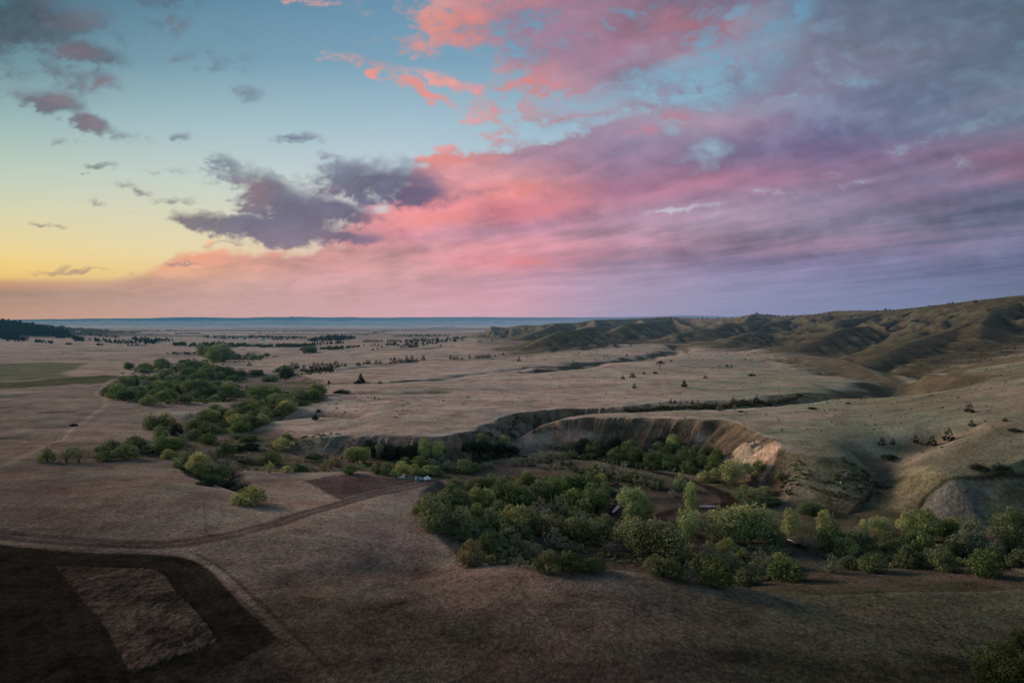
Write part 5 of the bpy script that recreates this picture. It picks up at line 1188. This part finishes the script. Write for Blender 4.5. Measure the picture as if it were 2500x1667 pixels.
undergrowth('tussocks', [([(1600,1024),(1760,1012),(1990,992),(2180,962),(2330,912),(2500,875),(2500,1130),(2300,1110),(2100,1095),(1920,1090),(1800,1038)], 300, .25, .8), ([(900,985),(1100,930),(1400,905),(1700,880),(1950,880),(2150,915),(1980,960),(1700,975),(1300,990),(1000,1035)], 320, .25, .9),
    ([(660,1030),(760,985),(900,960),(1050,1000),(900,1035),(760,1030)], 90, .25, .9), ([(2150,900),(2330,830),(2500,790),(2500,865),(2380,890),(2230,925)], 160, .5, 1.8), ([(1230,870),(1500,850),(1750,845),(1950,830),(2150,830),(2050,870),(1700,880),(1400,895)], 220, .6, 1.8), ([(1950,1445),(2200,1450),(2480,1470),(2450,1600),(2100,1600)], 120, .2, .5), ([(0,1000),(300,1000),(350,1080),(0,1100)], 40, .2, .6)], (0.055, 0.056, 0.032), 'scattered dark tussocks and sagebrush dotting the open prairie')
# ------------------------------------------------------------------ small things in the place
import bmesh
def top(name, label, cat, loc, rz=0, group=None):
    o = bpy.data.objects.new(name, None); COL.objects.link(o); o.empty_display_size = .2
    o.location = loc; o.rotation_euler = (0, 0, rz); o['label'] = label; o['category'] = cat
    if group: o['group'] = group
    return o
def own(name, me, parent):
    o = bpy.data.objects.new(name, me); COL.objects.link(o); o.parent = parent; return o
def lathe(name, prof, m_, n=20):
    bm = bmesh.new(); rings = []
    for r_, z_ in prof:
        rings.append([bm.verts.new((r_ * math.cos(2 * math.pi * k / n), r_ * math.sin(2 * math.pi * k / n), z_)) for k in range(n)])
    for a, b in zip(rings[:-1], rings[1:]):
        for k in range(n): bm.faces.new((a[k], a[(k + 1) % n], b[(k + 1) % n], b[k]))
    bm.faces.new(rings[0][::-1]); bm.faces.new(rings[-1])
    me = bpy.data.meshes.new(name); bm.to_mesh(me); bm.free(); me.materials.append(m_)
    for p in me.polygons: p.use_smooth = True
    return me
def lump(name, size, m_, seed, sub=3, box=2.6, sag=.12, floor=True):
    """a soft filled or draped form: a rounded super-ellipsoid with creases"""
    bm = bmesh.new(); bmesh.ops.create_icosphere(bm, subdivisions=sub, radius=1)
    for v in bm.verts:
        c = v.co; n = (abs(c.x) ** box + abs(c.y) ** box + abs(c.z) ** box) ** (1 / box)
        c /= n
        k = 1 + sag * float(fbm(np.array([c.x * 2.2 + seed + c.z]), np.array([c.y * 2.2 + c.z * 1.3]), 3, seed)[0]) * 2
        v.co = Vector((c.x * size[0] / 2 * k, c.y * size[1] / 2 * k, (c.z * .5 + .5) * size[2] * (k if c.z > 0 else 1)))
    me = bpy.data.meshes.new(name); bm.to_mesh(me); bm.free(); me.materials.append(m_)
    for p in me.polygons: p.use_smooth = True
    return me
def boxes(name, bxs, m_, bev=.02):
    bm = bmesh.new()
    for cx, cy, cz, sx, sy, sz in bxs:
        r_ = bmesh.ops.create_cube(bm, size=1)
        for v in r_['verts']: v.co = Vector((cx + v.co.x * sx, cy + v.co.y * sy, cz + v.co.z * sz))
    if bev: bmesh.ops.bevel(bm, geom=bm.edges[:], offset=bev, segments=2, affect='EDGES')
    me = bpy.data.meshes.new(name); bm.to_mesh(me); bm.free(); me.materials.append(m_); return me
def tube_mesh(name, paths, m_, sides=8):
    v, q = tubes(paths, sides); me = mesh_from(name, v, q, [m_])
    for p in me.polygons: p.use_smooth = True
    return me
def spot(px, py):
    x, y, z = hit(px, py); return float(x[0]), float(y[0]), float(z[0])
TEAL = simple_mat('teal_plastic', (0.02, 0.20, 0.22), .45, .2, 3); WHITE = simple_mat('white_woven_bag', (0.74, 0.72, 0.74), .8, .12, 5)
SLATE = simple_mat('slate_tarp', (0.13, 0.19, 0.25), .6, .25, 2); SKYT = simple_mat('pale_blue_tarp', (0.34, 0.46, 0.58), .6, .25, 3)
TAN = simple_mat('bare_plywood', (0.55, 0.36, 0.19), .8, .2, 4); ORANGE = simple_mat('orange_frame', (0.30, 0.10, 0.04), .6, .2, 6); STEEL = simple_mat('rusty_pipe', (0.10, 0.075, 0.06), .7, .3, 9)
PAINT = simple_mat('white_paint', (0.8, 0.79, 0.76), .5, .06, 2); ROOF = simple_mat('grey_roof', (0.16, 0.16, 0.17), .7, .2, 2); DARK = simple_mat('dark_opening', (0.03, 0.03, 0.035), .4, .2, 2); POST = simple_mat('weathered_post', (0.11, 0.09, 0.075), .9, .3, 7)

x, y, z = spot(1017, 1173)
t = top('water_tank', 'squat teal water tank standing on the bare dirt yard', 'tank', (x, y, z))
own('body', lathe('tank_body', [(.58, 0), (.62, .05), (.64, .5), (.66, .54), (.64, .58), (.64, 1.05), (.56, 1.25), (.34, 1.36)], TEAL), t); own('lid', lathe('tank_lid', [(.24, 1.36), (.24, 1.44), (.18, 1.47)], PAINT), t)
own('label_panel', boxes('tank_panel', [(-.30, -.585, .62, .34, .02, .7)], PAINT, .006), t)
x, y, z = spot(1028, 1173)
t = top('covered_pallet', 'slate blue tarp lashed over a pallet between tank and white bags', 'covered pallet', (x, y, z), .15)
own('tarp', lump('pallet_tarp', (1.75, 1.5, 1.35), SLATE, 3, 4, 5, .05), t); own('pallet', boxes('pallet_wood', [(0, -.55, .06, 1.6, .12, .12), (0, 0, .06, 1.6, .12, .12), (0, .55, .06, 1.6, .12, .12)], POST), t)
own('strap', tube_mesh('strap', [[(-.3, -.78, .1, .02), (-.3, -.74, 1.2, .02), (-.3, -.5, 1.38, .02), (-.3, .5, 1.38, .02), (-.3, .74, 1.2, .02)]], ORANGE), t)
proto = None
for i, (px, py, s, lab) in enumerate([(1038, 1171.5, 1.0, 'white bulk bag nearest the slate tarp'), (1043.5, 1170.6, 1.12, 'plumpest white bulk bag, in the middle of the three'), (1048.5, 1170.6, .86, 'smallest white bulk bag, farthest from the tarp')]):
    x, y, z = spot(px, py)
    if proto is None:
        t = proto = top('bulk_bag', lab, 'bulk bag', (x, y, z), .2, 'white bulk bags on the dirt yard')
        own('bag', lump('bag', (1.0, 1.0, 1.12), WHITE, 9, 4, 3.4, .10), t); own('spout', lump('bag_spout', (.4, .4, .3), WHITE, 5, 2, 2.2, .3), t).location = (0, 0, 1.05)
        own('loop', tube_mesh('bag_loop', [[(a, b, 1.0, .025), (a * 1.02, b * 1.02, 1.25, .025), (a * .7, b * .7, 1.28, .025), (a * .6, b * .6, 1.02, .025)] for a, b in ((.36, .36), (-.36, .36), (.36, -.36), (-.36, -.36))], WHITE), t)
    else:
        t = proto.copy(); COL.objects.link(t); t['label'] = lab; t.location = (x, y, z); t.rotation_euler = (0, 0, .2 + i)
        for ch in list(proto.children): c = ch.copy(); COL.objects.link(c); c.parent = t
    t.scale = (s, s, s)
x, y, z = spot(981, 1167)
t = top('tarp_heap', 'crumpled pale blue tarp heaped on the dirt yard', 'tarp', (x, y, z)); own('tarp', lump('heap_tarp', (2.5, 1.4, .75), SKYT, 21, 4, 2.0, .22), t)
x, y, z = spot(984.5, 1165.5)
t = top('plywood_sheet', 'tan plywood sheet propped up behind the pale blue tarp', 'plywood sheet', (x, y + .5, z), .2); own('sheet', boxes('plywood', [(0, 0, .85, 1.15, .05, 1.5)], TAN, .01), t).rotation_euler = (R(-14), 0, R(12)); own('prop', boxes('plywood_prop', [(.1, .35, .5, .07, .07, 1.1)], POST, .008), t).rotation_euler = (R(18), 0, 0)
x, y, z = spot(974, 1166)
t = top('feed_sack', 'small greyish sack lying beside the pale blue tarp', 'sack', (x, y, z)); own('sack', lump('sack', (1.0, .6, .4), SKYT, 31, 3, 2.4, .15), t)
x, y, z = spot(1010, 1170.5)
t = top('pipe_frame', 'low rusty orange pipe frame beside the teal tank', 'pipe frame', (x, y + .6, z)); own('tubing', tube_mesh('tubing', [[(-.6, 0, 0, .05), (-.6, 0, 1.5, .05), (1.4, 0, 1.6, .05), (1.4, 0, 0, .05)], [(-.6, 0, .8, .04), (1.4, 0, .8, .04)]], ORANGE), t)
# marker posts on the bluff-top prairie
for px, py, lab in ((1992, 989, 'slim white marker post nearer the ravine edge'), (2019, 1003, 'slim white marker post farther out on the bluff-top prairie')):
    x, y, z = spot(px, py)
    t = top('marker_post', lab, 'marker post', (x, y, z), 0, 'white marker posts'); own('post', tube_mesh('marker', [[(0, 0, -.1, .09), (0, 0, 1.7, .08), (0, 0, 1.75, .04)]], PAINT), t)
# bleached dead trees
def dead(px0, py0, px1, py1, label, r0=.22):
    a = np.array(spot(px0, py0)); b = np.array(spot(px1, py1)); d = b - a; up = np.array([0, 0, .35])
    t = top('fallen_tree', label, 'dead tree', tuple(a))
    side = np.array([-d[1], d[0], 0]) / (np.linalg.norm(d[:2]) + 1e-6)
    P = [(*(d * f + up + side * .35 * math.sin(f * 5)), r0 * (1 - .7 * f)) for f in np.linspace(0, 1, 7)]
    own('trunk', tube_mesh('fallen_trunk', [P], BLEACH), t)
    br = []
    for f, s in ((.35, 1), (.5, -1), (.62, 1), (.75, -1), (.88, 1)):
        q = d * f + up; e = q + side * s * np.linalg.norm(d) * .2 + d * .12 + np.array([0, 0, .9]); br.append([(*q, r0 * .35), (*((q + e) / 2 + np.array([0, 0, .3])), r0 * .22), (*e, r0 * .1)])
    own('branches', tube_mesh('fallen_branches', br, BLEACH), t)
dead(1527, 1084, 1514, 1053, 'long bleached trunk lying down the face of the bluff')
dead(2052, 1182, 2066, 1154, 'forked bleached dead tree fallen in the gully mouth')
dead(2082, 1195, 2110, 1188, 'short grey log below the forked dead tree', .18)
dead(1922, 1318, 1948, 1330, 'pale drift log on the creek bank under the thin tree', .25)
# ranch gate by the road
x, y, z = spot(8, 1301)
t = top('ranch_gate', 'tall bent-pipe gate posts beside the dirt road', 'gate', (x, y, z), 0)
for k in (0, 2.0): own('post', tube_mesh('gate_post', [[(k, 0, -.2, .09), (k - .1, 0, 1.9, .085), (k - .5, 0, 2.5, .08), (k - 1.3, 0, 2.6, .07)]], STEEL), t)
own('bars', tube_mesh('gate_bars', [[(0, 0, h, .03), (2.0, 0, h, .03)] for h in (.4, .75, 1.1)], STEEL), t)
first = None
x0, y0, _ = spot(27, 1301); x1, y1, _ = spot(68, 1302)
for i in range(6):
    a = x0 + (x1 - x0) * i / 5; b = y0 + (y1 - y0) * i / 5; c = float(ground(a, b))
    if first is None:
        first = top('fence_post', '', 'fence post', (a, b, c), 0, 'fence posts by the ranch gate'); own('post', tube_mesh('short_post', [[(0, 0, -.2, .08), (.02, 0, 1.15, .07), (.02, 0, 1.2, .03)]], POST), first); t = first
    else:
        t = first.copy(); COL.objects.link(t); t.location = (a, b, c); t.rotation_euler = (R(3 * (i % 3 - 1)), R(2), i)
        for ch in list(first.children): q = ch.copy(); COL.objects.link(q); q.parent = t
    t['label'] = f'weathered fence post beside the dirt road, {ORD[i]} from the ranch gate'
# creek water
WATER, q = mat('still_creek_water'); b_ = q.new('ShaderNodeBsdfPrincipled'); b_.inputs['Base Color'].default_value = (.06, .065, .07, 1); b_.inputs['Roughness'].default_value = .08
bp = q.new('ShaderNodeBump'); bp.inputs['Strength'].default_value = .08; q.put(bp.inputs['Height'], q.noise(q.new('ShaderNodeNewGeometry').outputs['Position'], 1.2, 3)); q.l.new(bp.outputs[0], b_.inputs['Normal']); finish(q, b_.outputs[0])
def water(pts):
    P = [spot(*p) for p in pts]; zt = max(p[2] for p in P) + .10
    bm = bmesh.new(); bm.faces.new([bm.verts.new((p[0], p[1], zt)) for p in P]); me = bpy.data.meshes.new('water'); bm.to_mesh(me); bm.free(); me.materials.append(WATER)
    if me.polygons[0].normal.z < 0: me.flip_normals()
    o = bpy.data.objects.new('creek_water', me); COL.objects.link(o); o['kind'] = 'structure'
water([(1520,1217),(1526,1219),(1520,1230),(1510,1242),(1499,1251),(1494,1250),(1503,1238),(1513,1228)])
water([(1705,1236),(1725,1234),(1748,1234),(1752,1237),(1728,1239),(1706,1239)])
# far farmstead
def silo(px, py, label):
    x, y, z = spot(px, py); t = top('grain_silo', label, 'silo', (x, y, z), 0, 'white grain silos on the plain')
    own('wall', lathe('silo_wall', [(2.9, 0), (2.9, 7.5)], PAINT), t); own('roof', lathe('silo_roof', [(3.0, 7.5), (.5, 9.2), (.4, 9.5)], PAINT), t)
silo(512.5, 822.5, 'white grain silo standing west of its twin'); silo(517.0, 822.5, 'white grain silo standing east of its twin')
def house(px, py, w_, h_, label, rz):
    x, y, z = spot(px, py); t = top('farm_building', label, 'farm building', (x, y, z), rz, 'farm buildings on the plain')
    D_ = w_ * .6
    bm = bmesh.new(); s = [(-w_/2, -D_/2), (w_/2, -D_/2), (w_/2, D_/2), (-w_/2, D_/2)]
    lo = [bm.verts.new((a, b, 0)) for a, b in s]; hi = [bm.verts.new((a, b, h_)) for a, b in s]
    for k in range(4): bm.faces.new((lo[k], lo[(k+1) % 4], hi[(k+1) % 4], hi[k]))
    g0 = bm.verts.new((-w_/2, 0, h_ * 1.5)); g1 = bm.verts.new((w_/2, 0, h_ * 1.5)); bm.faces.new((hi[3], hi[0], g0)); bm.faces.new((hi[1], hi[2], g1))
    me = bpy.data.meshes.new('farm_wall'); bm.to_mesh(me); bm.free(); me.materials.append(PAINT); own('wall', me, t)
    bm = bmesh.new(); e = .5; A = [(-w_/2-e, -D_/2-e, h_-.2), (w_/2+e, -D_/2-e, h_-.2), (w_/2+e, 0, h_*1.5+.25), (-w_/2-e, 0, h_*1.5+.25), (w_/2+e, D_/2+e, h_-.2), (-w_/2-e, D_/2+e, h_-.2)]
    v = [bm.verts.new(a) for a in A]; bm.faces.new((v[0], v[1], v[2], v[3])); bm.faces.new((v[3], v[2], v[4], v[5])); bmesh.ops.solidify(bm, geom=bm.faces[:], thickness=.25)
    me = bpy.data.meshes.new('farm_roof'); bm.to_mesh(me); bm.free(); me.materials.append(ROOF); own('roof', me, t)
    own('door', boxes('farm_door', [(w_*.15, -D_/2-.06, h_*.38, w_*.16, .1, h_*.74)], DARK, .02), t); own('window', boxes('farm_window', [(-w_*.25, -D_/2-.05, h_*.6, w_*.14, .08, h_*.3)], DARK, .02), t)
for a in [(535,824,14,5,'white farmhouse nearest the two silos',.3),(562,828,12,4.5,'low white shed among trees in the middle of the farmstead',-.2),(588,827.5,16,5,'long white barn among the farmstead trees',.1),(608,829,10,4,'small white shed at the edge of the farmstead',.6),(190,811,16,5,'white barn beside the foot of the forested hill',.2),(212,795.5,30,12,'lone bright white building on the far slope beneath the ridge',0),(645,835,14,5,'white shed next to the cottonwood belt',-.3)]: house(*a)
x, y, z = spot(1965, 771.5)
t = top('radio_mast', 'thin radio mast rising from the skyline hills', 'mast', (x, y, z)); own('lattice', tube_mesh('mast', [[(a, b, 0, .10), (a * .3, b * .3, 15, .07)] for a, b in ((.7, 0), (-.4, .6), (-.4, -.6))] + [[(.5, 0, h, .05), (-.3, .4, h + 1, .05), (-.3, -.4, h + 2, .05)] for h in range(1, 13, 3)], STEEL), t)
